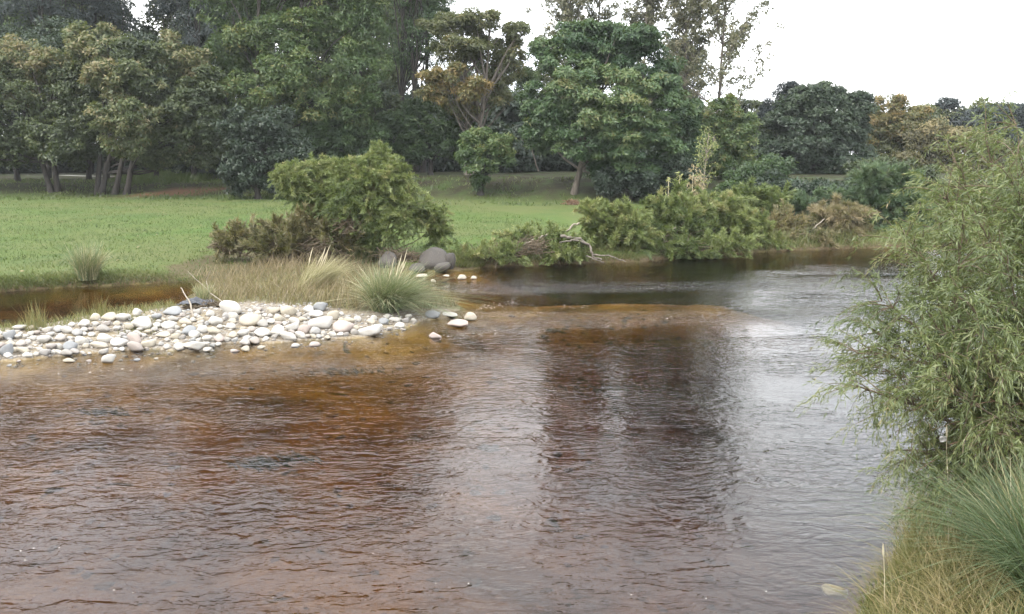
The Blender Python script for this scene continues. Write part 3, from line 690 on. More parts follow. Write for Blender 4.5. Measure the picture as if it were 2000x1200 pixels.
# far line of trees beyond the right bank, closing the view
dt = generic('distant tree low on the horizon behind the right hand trees', 8, 9, 11000, 'olive', .45, 'distant horizon trees', (.42, .26))
first = True
for k in range(16):
    u = 1380 + k * 75 + rng.uniform(-20, 20); Y = 125 + rng.uniform(-8, 14); x = atY(u, 300, Y)[0]
    if first: dt.location = (x, Y, gz(x, Y)); first = False; continue
    s_ = rng.uniform(.8, 1.15); copy_tree(dt, (x, Y, gz(x, Y)), rng.uniform(0, 6.28), s_)

# ------------------------------------------------------------------ riverside willow bushes
def bush(name, label, u, Y, lobes, n, mat, tint=.5, leaf=(.16, .036), csz=.36, stems=26, bark=None, group=None, droop=.6, sr=.03, dens=1.0, shell=.35, dead=0):
    x = atY(u, 300, Y)[0]; base = np.array([x, Y, gz(x, Y)]); root = empty(name, base); tag(root, label, 'bush', group)
    if u != 690: n = int(n * 1.35); csz *= .85; dens *= 1.15
    lb = lobes_px(lobes, Y, tint); Cc, O, T = crown_clusters(lb, csz, dens, shell)
    k = rng.integers(0, len(Cc), n); d = rand_dirs(n); rr = rng.uniform(.1, 1, n) ** .6
    D = unit(O * .7 + np.array([0, 0, .5]) + .75 * rand_dirs(len(Cc))); SL = csz * rng.uniform(1.1, 3.0, len(Cc)); s_ = rng.random(n)
    C = Cc[k] + D[k] * (s_ * SL[k])[:, None] + d * (rr * csz * .27 * (1.15 - s_))[:, None]; C[:, 2] -= droop * .4 * SL[k] * s_ ** 2
    A = unit(D[k] * .9 + d * .75 + np.array([0, 0, -droop * .5]) * (rng.random(n) * .6 + s_)[:, None])
    B = unit(np.cross(A, rng.normal(size=(n, 3))))
    v, f = leaf_tris(C, A, B, leaf[0] * rng.uniform(.6, 1.4, n), leaf[1] * rng.uniform(.7, 1.4, n))
    tn = np.repeat(np.clip(T[k] + rng.normal(size=n) * .14, 0, 1), 3)
    v = v - base; low = np.maximum(gza(v[:, 0] + base[0], v[:, 1] + base[1]), 0) - base[2]; v[:, 2] = np.maximum(v[:, 2], low + .02)
    link('foliage', fast(name + '_leaves', v, f, LM[mat], tn), root)
    mb = MB()
    for q in rng.permutation(len(Cc))[:stems]:
        b0 = base + [rng.normal() * .35, rng.normal() * .25, -.1]; b0[2] = gz(b0[0], b0[1]) - .1
        P = curve(b0, Cc[q], .12, 9, .06, .12); mb.tube(P - base, sr * np.linspace(1, .2, 9) * rng.uniform(.6, 1.2), 5)
        for w_ in range(4):
            j = rng.integers(4, 9); mb.tube(curve(P[j], P[j] + unit(P[j] - P[j - 2] + rng.normal(size=3) * .5) * rng.uniform(.3, .8), .1, 4) - base, .007, 3)
    link('stem', mb.mesh(name + '_stems', bark or TWIG), root)
    return root
bush('willow_bush', 'bright green bushy willow leaning over the water in the middle of the far bank', 690, 31.5,
     [(580, 350, 36, 34, 0, .6), (625, 335, 36, 28, .5, .55), (650, 375, 50, 36, 0, .45), (735, 325, 30, 26, .3, .55), (715, 360, 50, 34, -.4, .5), (775, 350, 30, 28, 0, .5), (795, 395, 46, 34, -.5, .5), (700, 405, 60, 36, -.8, .42),
      (835, 425, 34, 34, 0, .48), (760, 440, 46, 36, -.8, .45), (855, 440, 20, 30, 0, .5), (715, 460, 36, 28, -.6, .4), (720, 485, 24, 24, -.8, .3), (555, 345, 18, 18, 0, .6), (745, 305, 14, 14, 0, .6), (600, 385, 40, 24, .2, .5), (650, 425, 46, 26, 0, .45), (685, 335, 30, 22, .2, .6), (860, 470, 16, 22, 0, .5)],
     125000, 'willow', .6, stems=40, group='willow bushes on the far bank', sr=.035, csz=.23, leaf=(.125, .030), dens=1.9, droop=.9, shell=.2)
bush('scrub_bush', 'flattened brown olive scrub with flood debris left of the bright willow', 560, 30.4,
     [(490, 472, 56, 15, 0, .5), (560, 458, 50, 20, 0, .5), (620, 474, 50, 24, 0, .4), (610, 444, 30, 12, .5, .6), (450, 480, 30, 10, 0, .5), (660, 480, 30, 25, 0, .3), (540, 485, 60, 20, -.4, .4)], 17000, 'brown', leaf=(.16, .04), stems=60, bark=TWIG, group='willow bushes on the far bank', droop=.1, dens=.8)
bush('willow_bush', 'yellow green bush over the water beside the bleached logs', 1195, 33.6,
     [(1155, 425, 28, 20, 0, .7), (1180, 440, 34, 30, 0, .6), (1225, 432, 34, 24, 0, .55), (1210, 460, 46, 32, -.4, .6), (1165, 465, 30, 26, 0, .45), (1235, 478, 26, 22, -.3, .6)], 22000, 'willow', stems=22, group='willow bushes on the far bank')
bush('willow_bush', 'broad olive and brown bush overhanging the river, left half of the long bank thicket', 1310, 35,
     [(1290, 425, 42, 34, 0, .4), (1335, 410, 42, 28, .5, .6), (1300, 462, 56, 30, -.3, .25), (1275, 485, 36, 18, -.5, .2), (1350, 455, 45, 36, 0, .3), (1360, 488, 45, 14, 0, .25)], 26000, 'willow', .4, stems=34, group='willow bushes on the far bank')
bush('willow_bush', 'olive yellow bush overhanging the river, right half of the long bank thicket', 1405, 36.2,
     [(1385, 410, 38, 26, 0, .7), (1425, 418, 38, 32, 0, .6), (1445, 455, 32, 34, -.3, .65), (1400, 450, 38, 36, 0, .4), (1455, 478, 20, 16, -.3, .6)], 23000, 'willow', .5, stems=24, group='willow bushes on the far bank')
bush('scrub_bush', 'reddish brown half dead shrub between the bank thicket and the arching tan bush', 1530, 38.5,
     [(1520, 440, 26, 24, 0, .6), (1545, 455, 26, 26, 0, .7), (1515, 470, 22, 14, 0, .8)], 4500, 'brown', leaf=(.15, .04), stems=44, bark=TWIGR, group='willow bushes on the far bank', droop=.2)
bush('willow_bush', 'arching tan bush whose dry branches droop to the water', 1625, 38.8,
     [(1610, 420, 38, 24, .3, .7), (1650, 430, 42, 30, 0, .6), (1590, 450, 28, 28, 0, .3), (1640, 462, 40, 22, -.4, .55), (1680, 458, 24, 24, 0, .5)], 20000, 'tan', .5, leaf=(.24, .035), stems=44, bark=BARKG, group='willow bushes on the far bank', droop=1.6)
bush('willow_bush', 'tall grey green willow bush farther along, right of the tan bush', 1725, 43,
     [(1700, 355, 42, 26, 0, .55), (1750, 370, 42, 32, 0, .5), (1690, 400, 42, 36, 0, .45), (1750, 415, 48, 40, -.4, .45), (1735, 455, 52, 26, -.4, .4), (1785, 430, 25, 34, 0, .4)], 30000, 'bwillow', .5, leaf=(.22, .045), stems=30, group='willow bushes on the far bank')
bush('willow_bush', 'low pale green bush where the river passes behind the near willow', 1840, 44,
     [(1820, 430, 40, 26), (1870, 440, 45, 30), (1930, 440, 50, 30), (2000, 430, 60, 40)], 14000, 'willow', .5, leaf=(.22, .045), group='willow bushes on the far bank')
bush('scrub_bush', 'small green bush on the bank above the reddish shrub', 1490, 41,
     [(1470, 385, 34, 18), (1500, 400, 34, 22, 0, .4), (1480, 420, 40, 22), (1470, 445, 25, 22)], 12000, 'willow', .3, leaf=(.2, .05), group='willow bushes on the far bank')

bush('scrub_bush', 'low olive weeds and young willow shoots around the bleached log', 1060, 32.4,
     [(1070, 478, 46, 20, 0, .6), (1110, 492, 34, 16, -.3, .5), (1020, 470, 30, 14, .4, .6), (1090, 500, 30, 12, -.4, .5), (935, 505, 40, 12, 0, .7)], 12000, 'willow', .5, stems=20, group='willow bushes on the far bank')
bush('scrub_bush', 'low bushy growth filling the waterline beneath the long thicket', 1300, 33.6,
     [(1170, 488, 34, 20, 0, .5), (1230, 498, 34, 14, 0, .4), (1290, 496, 40, 16, 0, .3), (1350, 492, 40, 16, 0, .3), (1410, 488, 34, 16, 0, .5), (1450, 486, 24, 14, 0, .6)], 16000, 'willow', .3, stems=20, group='willow bushes on the far bank')
bush('willow_bush', 'low yellow green bush at the waterline between the long thicket and the reddish shrub', 1478, 36.8,
     [(1465, 455, 26, 28, 0, .6), (1490, 465, 28, 24, 0, .55), (1500, 478, 24, 10, 0, .6)], 9000, 'willow', .5, stems=14, group='willow bushes on the far bank')
bush('scrub_bush', 'brown drooping scrub trailing in the water below the reddish shrub', 1555, 37.4,
     [(1540, 472, 28, 14, 0, .6), (1575, 470, 24, 16, 0, .5), (1600, 476, 26, 10, 0, .6)], 7000, 'tan', .6, leaf=(.2, .035), stems=34, bark=TWIG, group='willow bushes on the far bank', droop=1.2)
bush('scrub_bush', 'dark drooping scrub where the tan bush meets the grey green willow', 1690, 40,
     [(1680, 468, 28, 14, 0, .3), (1720, 468, 34, 14, 0, .3), (1770, 464, 34, 14, 0, .4)], 8000, 'bwillow', .3, leaf=(.2, .035), stems=24, group='willow bushes on the far bank', droop=1.2)
bush('scrub_bush', 'grey green shrub rising behind the tan and reddish bushes', 1545, 43,
     [(1530, 410, 34, 26, 0, .5), (1570, 415, 34, 20, 0, .4), (1500, 430, 28, 22, 0, .5), (1620, 395, 40, 16, 0, .4)], 12000, 'bwillow', .5, leaf=(.2, .045), stems=20, group='willow bushes on the far bank')
bush('scrub_bush', 'low mossy weeds on the bank right of the dark boulders', 940, 31.0,
     [(915, 508, 26, 8, 0, .7), (960, 506, 30, 9, 0, .6), (1000, 500, 26, 10, 0, .5)], 6000, 'willow', .6, leaf=(.12, .03), stems=20, group='willow bushes on the far bank')
# white-stemmed sapling and dry stalks on the bank
def sapling():
    b = on(1376, 470); Y = 40.0; x = atY(1376, 300, Y)[0]; base = np.array([x, Y, gz(x, Y)]); root = empty('sapling', base)
    tag(root, 'thin sapling with a pale stem and few leaves above the bank thicket', 'sapling')
    mb = MB(); top = atY(1384, 262, Y); P = curve(base - [0, 0, .1], top, .03, 12); mb.tube(P - base, .05 * np.linspace(1, .2, 12), 6); Cc = []
    for k in range(22):
        i = rng.integers(5, 11); an = rng.uniform(0, 6.28); ln = rng.uniform(.4, 1.0)
        q = P[i] + np.array([math.cos(an) * .5, math.sin(an) * .5, .8]) * ln; mb.tube(curve(P[i], q, .06, 5) - base, .014 * np.linspace(1, .3, 5), 4); Cc += [q, (q + P[i]) / 2]
    Cc = np.array(Cc); v, f, tn = leaves_for(Cc, rand_dirs(len(Cc)), np.full(len(Cc), .75), 650, .28, .10, .06, .2, .8, .3)
    link('trunk', mb.mesh('sapling_wood', BARKP), root); link('crown', fast('sapling_leaves', v - base, f, LM['willow'], tn), root)
sapling()

# ------------------------------------------------------------------ blades, stalks
def blades(P, h, wd, lean, curl, segs=3, wind=(0, 0), tint=None, z0=-.03, r=None):
    """P: Nx3 bases. tapering bent strips; returns verts, quads, tint"""
    n = len(P); h = h * rng.uniform(.55, 1.15, n) if np.ndim(h) == 0 else h
    an = rng.uniform(0, 2 * math.pi, n); d = np.stack([np.cos(an), np.sin(an), np.zeros(n)], 1) * lean * rng.uniform(.2, 1.2, (n, 1)) + np.array([wind[0], wind[1], 0])
    sd_ = rng.uniform(0, 2 * math.pi, n); side = np.stack([np.cos(sd_), np.sin(sd_), np.zeros(n)], 1)
    curl = curl * rng.uniform(.2, 1.7, n)[:, None]; c1 = curl[:, 0]
    vs = []
    for s in np.linspace(0, 1, segs + 1):
        c = P + d * (h * (s + c1 * s * s))[:, None] ; c[:, 2] += h * (s - c1 * .45 * s * s * np.minimum(1.5, np.linalg.norm(d, axis=1) * 2)) + z0 * (s == 0)
        ww = wd * (1 - s) ** .7 * .5 + wd * .06
        vs.append(c - side * ww); vs.append(c + side * ww)
    V_ = np.stack(vs, 1); k = 2 * (segs + 1); idx = (np.arange(n) * k)[:, None]
    F_ = np.concatenate([np.stack([idx + 2 * s, idx + 2 * s + 1, idx + 2 * s + 3, idx + 2 * s + 2], -1) for s in range(segs)], 1).reshape(-1, 4)
    tt = np.clip((np.full(n, .5) if tint is None else tint) + rng.normal(size=n) * .16, 0, 1)
    return V_.reshape(-1, 3), F_, np.repeat(tt, k)
def join(parts):
    Vv, Ff, T_, o_ = [], [], [], 0
    for v, f, t_ in parts: Vv.append(v); Ff.append(f + o_); T_.append(t_); o_ += len(v)
    return np.concatenate(Vv), np.concatenate(Ff), np.concatenate(T_)

def tussock(name, label, base, n, h, spread, mat, wd=.012, curl=.5, lean=.8, wind=(.15, 0), tint=.5, straw=None, plumes=0, cat='grass clump', group=None, stw=(.1, 0)):
    base = np.asarray(base, float); root = empty(name, base); tag(root, label, cat, group)
    r_ = rng.random(n) ** .6 * spread; an = rng.uniform(0, 6.28, n); P = np.stack([np.cos(an) * r_, np.sin(an) * r_, np.zeros(n)], 1)
    v, f, tn = blades(P, h, wd, lean, curl, 5, wind, np.full(n, tint)); v[:, 2] = np.maximum(v[:, 2], np.maximum(gza(v[:, 0] + base[0], v[:, 1] + base[1]), 0) - base[2] - .02)
    link('blades', fast(name + '_blades', v, f, LM[mat], tn), root)
    if straw:
        r_ = rng.random(straw) ** .6 * spread; an = rng.uniform(0, 6.28, straw); P = np.stack([np.cos(an) * r_, np.sin(an) * r_, np.zeros(straw)], 1)
        v, f, tn = blades(P, h * .95, wd * 1.3, lean * .8, curl, 4, stw, np.full(straw, .6)); v[:, 2] = np.maximum(v[:, 2], -.05)
        link('dry_blades', fast(name + '_dry', v, f, LM['straw'], tn), root)
    for k in range(plumes):
        mb = MB(); a_ = rng.uniform(-.4, .6); b0 = np.array([rng.normal() * spread * .4, rng.normal() * spread * .3, 0])
        tip = b0 + np.array([.35 + .35 * a_, rng.normal() * .2, h * rng.uniform(.95, 1.25)])
        P = curve(b0, tip, .04, 8); mb.tube(P, np.array([.004, .004, .004, .004, .008, .015, .013, .003]), 5)
        link('plume', mb.mesh(name + '_plume', STRAWM), root)
    return root
STRAWM = barkmat('plume_straw', (.34, .29, .18), (.60, .54, .40), 25)
b = at(752, 604, .12); b[2] = gz(b[0], b[1]); b = on(752, 606)
tussock('pampas_grass', 'lush blue green pampas grass clump at the tip of the gravel bar', b, 2100, 1.25, .34, 'pampas', .016, .9, .74, (.28, 0), .74, straw=220, plumes=5, group='tall grass clumps', stw=(-.1, 0))
b = on(610, 562); tussock('pampas_grass', 'dry straw coloured grass clump with plumes leaning right on the bar', b, 420, 1.0, .45, 'straw', .012, .4, .4, (.6, 0), .55, straw=220, plumes=5, group='tall grass clumps', stw=(.7, 0))
b = on(172, 548); tussock('pampas_grass', 'pale drooping grass clump on the lawn edge at the left', b, 650, 1.15, .28, 'pampas', .012, .6, .5, (.05, 0), .62, straw=260, group='tall grass clumps')
b = on(397, 592); tussock('grass_tuft', 'little green and straw tuft beside the black plastic', b, 120, .6, .14, 'pampas', .012, .4, .5, (.0, 0), .8, straw=60, group='small grass tufts')
b = on(700, 512); tussock('grass_tuft', 'green tuft under the bright willow at the waterside', b, 500, .75, .3, 'pampas', .014, .6, .6, (.1, 0), .4, group='small grass tufts')
b = on(70, 645); tussock('grass_tuft', 'thin yellow weed tuft at the left end of the gravel bar', b, 110, .62, .2, 'bank', .010, .3, .35, (0, 0), .8, group='small grass tufts')
b = on(192, 622); tussock('grass_tuft', 'wispy yellow weed tuft at the back edge of the stones', b, 70, .55, .2, 'bank', .010, .3, .35, (.05, 0), .8, group='small grass tufts')

def scatter_poly(pp, n, z0=.3):
    """random ground points inside a photograph polygon"""
    pw = [tuple(on(u, v)[:2]) for u, v in pp]; P = np.array(pw); lo, hi = P.min(0), P.max(0); out_ = []
    while sum(len(q) for q in out_) < n:
        x = rng.uniform(lo[0], hi[0], n * 2); y = rng.uniform(lo[1], hi[1], n * 2); k = sd_poly(x, y, pw) > 0
        if not k.any(): break
        out_.append(np.stack([x[k], y[k]], 1))
    q = np.concatenate(out_)[:n]; z = gza(q[:, 0], q[:, 1]); k = z > .0
    return np.concatenate([q, z[:, None]], 1)[k]
def stuff(name, parts, mat, label=None):
    v, f, tn = join(parts); o = link(name, fast(name, v, f, LM[mat], tn)); tag(o, label, kind='stuff'); return o

# dry weeds on the bar
P1 = scatter_poly([(370, 545), (480, 520), (560, 512), (700, 515), (760, 540), (730, 600), (690, 612), (560, 600), (430, 590), (375, 580)], 5200)
P2 = scatter_poly([(800, 560), (850, 572), (895, 600), (830, 608), (790, 600)], 900)
P3 = scatter_poly([(375, 560), (700, 520), (740, 560), (690, 608), (430, 596)], 3200)
stuff('dry_grass', [blades(P1[::2], .20 + .6 * np.clip(fbm(P1[::2, 0] * .9, P1[::2, 1] * .9, 66) + .4, 0, 1), .011, .6, .3, 3, (.12, 0), .62 + .3 * fbm(P1[::2, 0] * 1.2, P1[::2, 1] * 1.2, 61)), blades(P1[1::2], .22, .014, .9, .3, 2, (.1, 0), .5 + .4 * fbm(P1[1::2, 0] * 1.5, P1[1::2, 1] * 1.5, 62)), blades(P2, .28, .012, .6, .3, 2, (0, 0), np.full(len(P2), .3))], 'dry', 'matted dry brown weeds covering the back of the gravel bar')
stuff('weed_cover', [blades(P3, .18, .014, .9, .4, 2, (0, 0), np.full(len(P3), .85))], 'bank', 'low olive weeds among the dry stalks of the bar')
P4 = scatter_poly([(0, 632), (110, 622), (220, 606), (340, 594), (345, 606), (230, 622), (110, 642), (0, 652)], 1500)
stuff('bar_edge_grass', [blades(P4, .22, .012, .7, .3, 2, (0, 0), np.full(len(P4), .7))], 'bank', 'thin yellow green grass along the back edge of the stones')
P5 = scatter_poly([(225, 655), (255, 640), (250, 618), (300, 618), (312, 640), (300, 655), (260, 658)], 420)
stuff('stone_edge_grass', [blades(P5, .12, .012, .8, .3, 2, (0, 0), np.full(len(P5), .8))], 'bank', 'yellow grass growing round the big white stone')

# far bank fringe: rough grass hanging along the waterline
def fringe(pp, n, h, mat, wd=.014, tint=.5, inland=.7, name='bank_grass', label=None):
    W_ = np.array([at(u, v)[:2] for u, v in pp]); s = rng.uniform(0, len(W_) - 1, n); i = s.astype(int); f_ = (s - i)[:, None]
    q = W_[i] * (1 - f_) + W_[i + 1] * f_; q[:, 1] += rng.uniform(-.1, 1, n) ** 1.3 * inland if False else np.abs(rng.normal(size=n)) * inland
    z = gza(q[:, 0], q[:, 1]); k = z > -.01; P = np.concatenate([q, z[:, None]], 1)[k]
    return blades(P, h, wd, .9, .5, 2, (0, -.15), np.full(len(P), tint))
stuff('bank_grass', [fringe([(-300, 582), (0, 571), (130, 563), (250, 557), (385, 552)], 5500, .13, 'bank', tint=.45, inland=.3),
                     fringe([(-100, 575), (0, 571), (130, 563)], 900, .26, 'bank', tint=.35, inland=.3),
                     fringe([(890, 528), (950, 523), (1100, 517), (1250, 512)], 6500, .24, 'bank', tint=.55, inland=.8),
                     fringe([(1400, 500), (1500, 492), (1600, 488), (1700, 485), (1850, 480)], 8000, .34, 'bank', tint=.6, inland=1.6)], 'bank', 'rough grass hanging over the far waterline')
# lawn sward: short tufts, denser toward the water
PL = scatter_poly([(-200, 560), (0, 566), (360, 549), (560, 505), (900, 515), (1120, 505), (1120, 440), (900, 400), (400, 388), (-200, 388)], 62000)
keep = rng.random(len(PL)) < np.clip(30 / PL[:, 1], 0, 1) ** 1.6; PL = PL[keep]
tnl = .42 + .5 * fbm(PL[:, 0] * .14, PL[:, 1] * .3, 78) + .35 * fbm(PL[:, 0] * .8, PL[:, 1] * .8, 77)
stuff('lawn_grass', [blades(PL, .06 + .05 * (vnoise(PL[:, 0] * 1.3, PL[:, 1] * 1.3, 5) > .6), .035, .9, .4, 1, (0, 0), tnl)], 'grass', 'mown green lawn across the river')
# rough taller grass on the bank between thickets
PR = scatter_poly([(1440, 480), (1600, 482), (1700, 478), (1640, 440), (1480, 430)], 5000)
stuff('rough_grass', [blades(PR, .5, .03, .5, .4, 2, (0, 0), np.full(len(PR), .5))], 'bank', 'rough tall grass between the bushes on the right of the far bank')
PG = scatter_poly([(225, 352), (300, 332), (430, 336), (440, 350), (330, 362), (230, 362)], 6000)
stuff('understory_grass', [blades(PG, .6, .08, .6, .4, 2, (0, 0), np.full(len(PG), .5))], 'grass', 'bright green ground cover beside the far path')
PE = scatter_poly([(-200, 392), (450, 392), (560, 398), (1120, 405), (1130, 350), (800, 346), (450, 352), (-200, 352)], 11000)
PE = PE[rng.random(len(PE)) < np.clip(.55 + 1.3 * fbm(PE[:, 0] * .6, PE[:, 1] * .6, 93), 0, 1)]
stuff('embankment_weeds', [blades(PE, .10 + .22 * vnoise(PE[:, 0], PE[:, 1], 3), .06, 1.0, .4, 2, (0, 0), .05 + .5 * fbm(PE[:, 0] * .5, PE[:, 1] * .5, 91))], 'bank', 'thin weeds and dead leaves on the shaded slope under the trees')
# dead stalks with seed heads on the thicket
for (u, vt, lb_) in ((1300, 350, 'dry stalk with a seed head, leftmost above the thicket'), (1322, 342, 'dry stalk with a seed head, second from the left above the thicket'), (1348, 338, 'tallest tan stalk with drooping dry leaves above the thicket'), (1362, 352, 'tan stalk with dry leaves beside the pale sapling')):
    Y = 37.5; x = atY(u, 300, Y)[0]; base = np.array([x, Y, gz(x, Y)]); root = empty('dry_stalk', base); tag(root, lb_, 'stalk', 'dry stalks')
    top = atY(u + 6, vt, Y) - base; mb = MB(); P = curve([0, 0, -.05], top, .04, 8); mb.tube(P, .014, 5); link('stem', mb.mesh('stalk_stem', STRAWM), root)
    Cc = np.array([P[-1], P[-2], P[-3], P[-4]]) + rng.normal(size=(4, 3)) * .05
    v, f, tn = leaves_for(Cc, rand_dirs(4), np.full(4, .9), 160 if u > 1340 else 50, .3 if u > 1340 else .14, .16, .07, .6, 1.2, .1)
    link('seed_head', fast('stalk_head', v, f, LM['tan' if u > 1340 else 'willow'], tn), root)

# ------------------------------------------------------------------ stones
def stone_mesh(seed, angular, sub=3):
    import bmesh
    r = np.random.default_rng(seed); bm = bmesh.new(); bmesh.ops.create_icosphere(bm, subdivisions=sub, radius=1)
    d = np.array([v.co[:] for v in bm.verts]); nrm = unit(r.normal(size=(14, 3))); hh = r.uniform(.62, 1.0, 14)
    dd = np.maximum(d @ nrm.T, 1e-3); rr = hh / dd; pw = 34 if angular else 7
    q = (np.sum(rr ** -pw, 1)) ** (-1 / pw); q = np.minimum(q, 1.25); q = q / q.mean()
    q *= 1 + .05 * fbm(d[:, 0] * 2 + 9, d[:, 1] * 2 + d[:, 2] * 1.7 + 5, seed, 3)
    V_ = d * q[:, None]
    V_ = (V_ - (V_.max(0) + V_.min(0)) / 2) / ((V_.max(0) - V_.min(0)) / 2)
    F_ = np.array([[v.index for v in f.verts] for f in bm.faces]); bm.free(); return V_, F_
SH = [stone_mesh(100 + k, k % 2 == 0) for k in range(12)]
_sm = {}
def smesh(k, mat):
    if (k, mat) not in _sm: _sm[(k, mat)] = fast('stone', SH[k][0], SH[k][1], STONE[mat], smooth=True)
    return _sm[(k, mat)]
def wedge_mesh(mat):               # pointed slab lying with its tip to the left
    V_, F_ = stone_mesh(300, True); V_ = V_.copy(); s = (V_[:, 0] + 1) / 2
    V_[:, 2] = V_[:, 2] * (.25 + .75 * np.clip(s * 1.25, 0, 1)) + (s - .5) * .25; V_[:, 1] *= (.45 + .55 * s); return fast('stone_wedge', V_, F_, STONE[mat], smooth=True)
def stone_at(u0, u1, v0, v1, mat, label, k=None, cat='stone', group=None, name='river_stone', sink=.25, dep=.8, rz=None, wedge=False):
    """stone whose silhouette spans u0..u1, v0..v1 in the photograph"""
    uc = (u0 + u1) / 2; b = on(uc, v1 - (v1 - v0) * .10); b[2] = max(b[2], 0); s = b[1] / FPX / cP
    wx_ = (u1 - u0) * s / 2; hz_ = (v1 - v0) * s / (2 - sink); dy = wx_ * dep
    hz_ = max(hz_ - dy * .06, hz_ * .7)
    me = wedge_mesh(mat) if wedge else smesh(rng.integers(12) if k is None else k, mat)
    o = link(name, me); b[2] = max(b[2], 0) if sink < .7 else 0; zz = b[2] + hz_ * (1 - sink)
    o.location = (b[0], b[1] + dy * .75, zz); o.scale = (wx_, dy, hz_); o.rotation_euler = (rng.uniform(-.1, .1), rng.uniform(-.1, .1), rng.uniform(-.25, .25) if rz is None else rz)
    tag(o, label, cat, group); return o
SG = 'stones of the gravel bar'
ST = [
 (829, 859, 610, 626, 'grey', 'pale grey blocky stone at the water just right of the pampas clump'),
 (872, 917, 626, 643, 'pink', 'pink domed stone standing in the water off the tip of the bar'),
 (905, 931, 613, 629, 'cream', 'cream stone farthest out in the water at the tip of the bar'),
 (861, 894, 611, 621, 'white', 'low flat white stone between the grey block and the cream one'),
 (695, 742, 639, 659, 'white', 'white domed stone alone in the water below the pampas clump'),
 (645, 688, 629, 654, 'pink', 'pinkish triangular stone at the right front of the bar'),
 (759, 784, 621, 631, 'white', 'flat white stone at the waterline under the pampas clump'),
 (738, 759, 623, 636, 'grey', 'greyish stone left of the flat white one under the pampas clump'),
 (714, 733, 624, 636, 'cream', 'small cream stone between the pink triangle and the greyish stone'),
 (791, 805, 615, 625, 'white', 'small white pointed stone right of the flat stones under the pampas'),
 (427, 470, 589, 619, 'white', 'big white oval stone set above the others by the brown debris'),
 (611, 638, 592, 611, 'grey', 'blue grey stone highest at the right, against the weeds'),
 (590, 612, 599, 615, 'white', 'white stone left of the blue grey one at the weed edge'),
 (600, 631, 608, 624, 'white', 'rounded white stone just below the blue grey one'),
 (544, 578, 599, 620, 'cream', 'cream rounded stone at the weed edge, middle of the bar'),
 (519, 545, 602, 617, 'cream', 'dull cream stone left of its rounded neighbour at the weed edge'),
 (598, 648, 620, 645, 'white', 'largest white stone of the right front cluster'),
 (581, 605, 636, 654, 'pink', 'pinkish stone at the waterline under the largest white stone'),
 (637, 662, 608, 627, 'cream', 'cream stone behind the pink triangular one'),
 (556, 582, 632, 648, 'white', 'white stone with a dark hollow beneath it, left of the pinkish one'),
 (527, 556, 637, 661, 'white', 'bright white blocky stone on the front edge of the bar'),
 (492, 528, 643, 662, 'white', 'long smooth white stone left of the blocky one'),
 (546, 578, 652, 669, 'white', 'white stone jutting into the water below the blocky one'),
 (464, 508, 615, 641, 'cream', 'wide tan grey stone behind the front row, below the big oval'),
 (445, 465, 611, 629, 'white', 'upright white stone under the right side of the big oval'),
 (353, 382, 638, 659, 'grey', 'tilted grey white oval stone above the pointed slab'),
 (366, 388, 648, 664, 'white', 'small white oval leaning below the tilted grey one'),
 (381, 405, 638, 654, 'white', 'white stone right of the tilted grey oval'),
 (352, 396, 664, 692, 'white', 'large pointed white slab rising out of the water'),
 (394, 411, 680, 689, 'white', 'flat little white stone at the foot of the pointed slab'),
 (469, 487, 677, 689, 'cream', 'single cream stone lying in the shallows before the bar'),
 (415, 438, 657, 673, 'pink', 'pale pink stone right of the pointed slab'),
 (462, 486, 645, 661, 'white', 'white stone left end of the smooth front row'),
 (406, 433, 619, 640, 'white', 'white slab below the left end of the big oval'),
 (404, 430, 640, 656, 'cream', 'cream stone between the white slab and the pale pink stone'),
 (196, 222, 693, 711, 'white', 'isolated white stone in the water at the lower left'),
 (252, 292, 621, 648, 'white', 'very bright white stone ringed by yellow grass'),
 (247, 277, 651, 679, 'pink', 'mauve pink rounded stone below the bright grass ringed stone'),
 (273, 301, 665, 681, 'cream', 'cream stone at the waterline right of the mauve one'),
 (256, 274, 604, 621, 'white', 'round white stone at the back edge above the bright stone'),
 (224, 252, 614, 631, 'white', 'white stone at the back edge left of the round one'),
 (194, 225, 613, 631, 'cream', 'mossy cream stone at the back edge'),
 (172, 194, 614, 629, 'cream', 'greenish cream stone leftmost of the back edge trio'),
 (50, 69, 637, 647, 'cream', 'low stone half in weeds near the left back edge'),
 (22, 49, 636, 648, 'white', 'whitish low stone farthest back at the left'),
 (0, 22, 673, 699, 'grey', 'rounded grey white stone at the waterline on the left picture edge'),
 (30, 56, 679, 693, 'cream', 'pale cream stone at the waterline near the left edge'),
 (4, 26, 647, 666, 'grey', 'grey white stone at the left edge, middle of the bar'),
 (70, 96, 657, 675, 'white', 'white angular stone near the left end of the bar'),
 (184, 219, 655, 671, 'white', 'long white stone left of the mauve one'),
 (208, 246, 663, 681, 'white', 'wide whitish stone touching the mauve one at the water'),
 (120, 147, 669, 689, 'grey', 'pointed light grey stone at the waterline, left part of the bar'),
 (174, 208, 669, 683, 'cream', 'flat cream stone at the waterline left of the wide whitish one'),
 (295, 314, 614, 627, 'grey', 'small grey stone right of the grass ringed stone'),
 (314, 352, 602, 619, 'grey', 'flat grey slab beside the black plastic'),
 (312, 342, 629, 647, 'white', 'white stone between the bright grass ringed stone and the grey oval'),
 (300, 330, 650, 662, 'cream', 'flat cream stone above the shallow inlet'),
]
placed = []
for (u0, u1, v0, v1, mt, lb_) in ST:
    stone_at(u0, u1, v0, v1, mt, lb_, group=SG, wedge=('pointed white slab' in lb_)); placed.append(((u0 + u1) / 2, (v0 + v1) / 2, (u1 - u0) / 2))
stone_at(837, 862, 651, 663, 'pink', 'nearly submerged pinkish stone with a ripple trailing from it', group=SG, sink=.8)
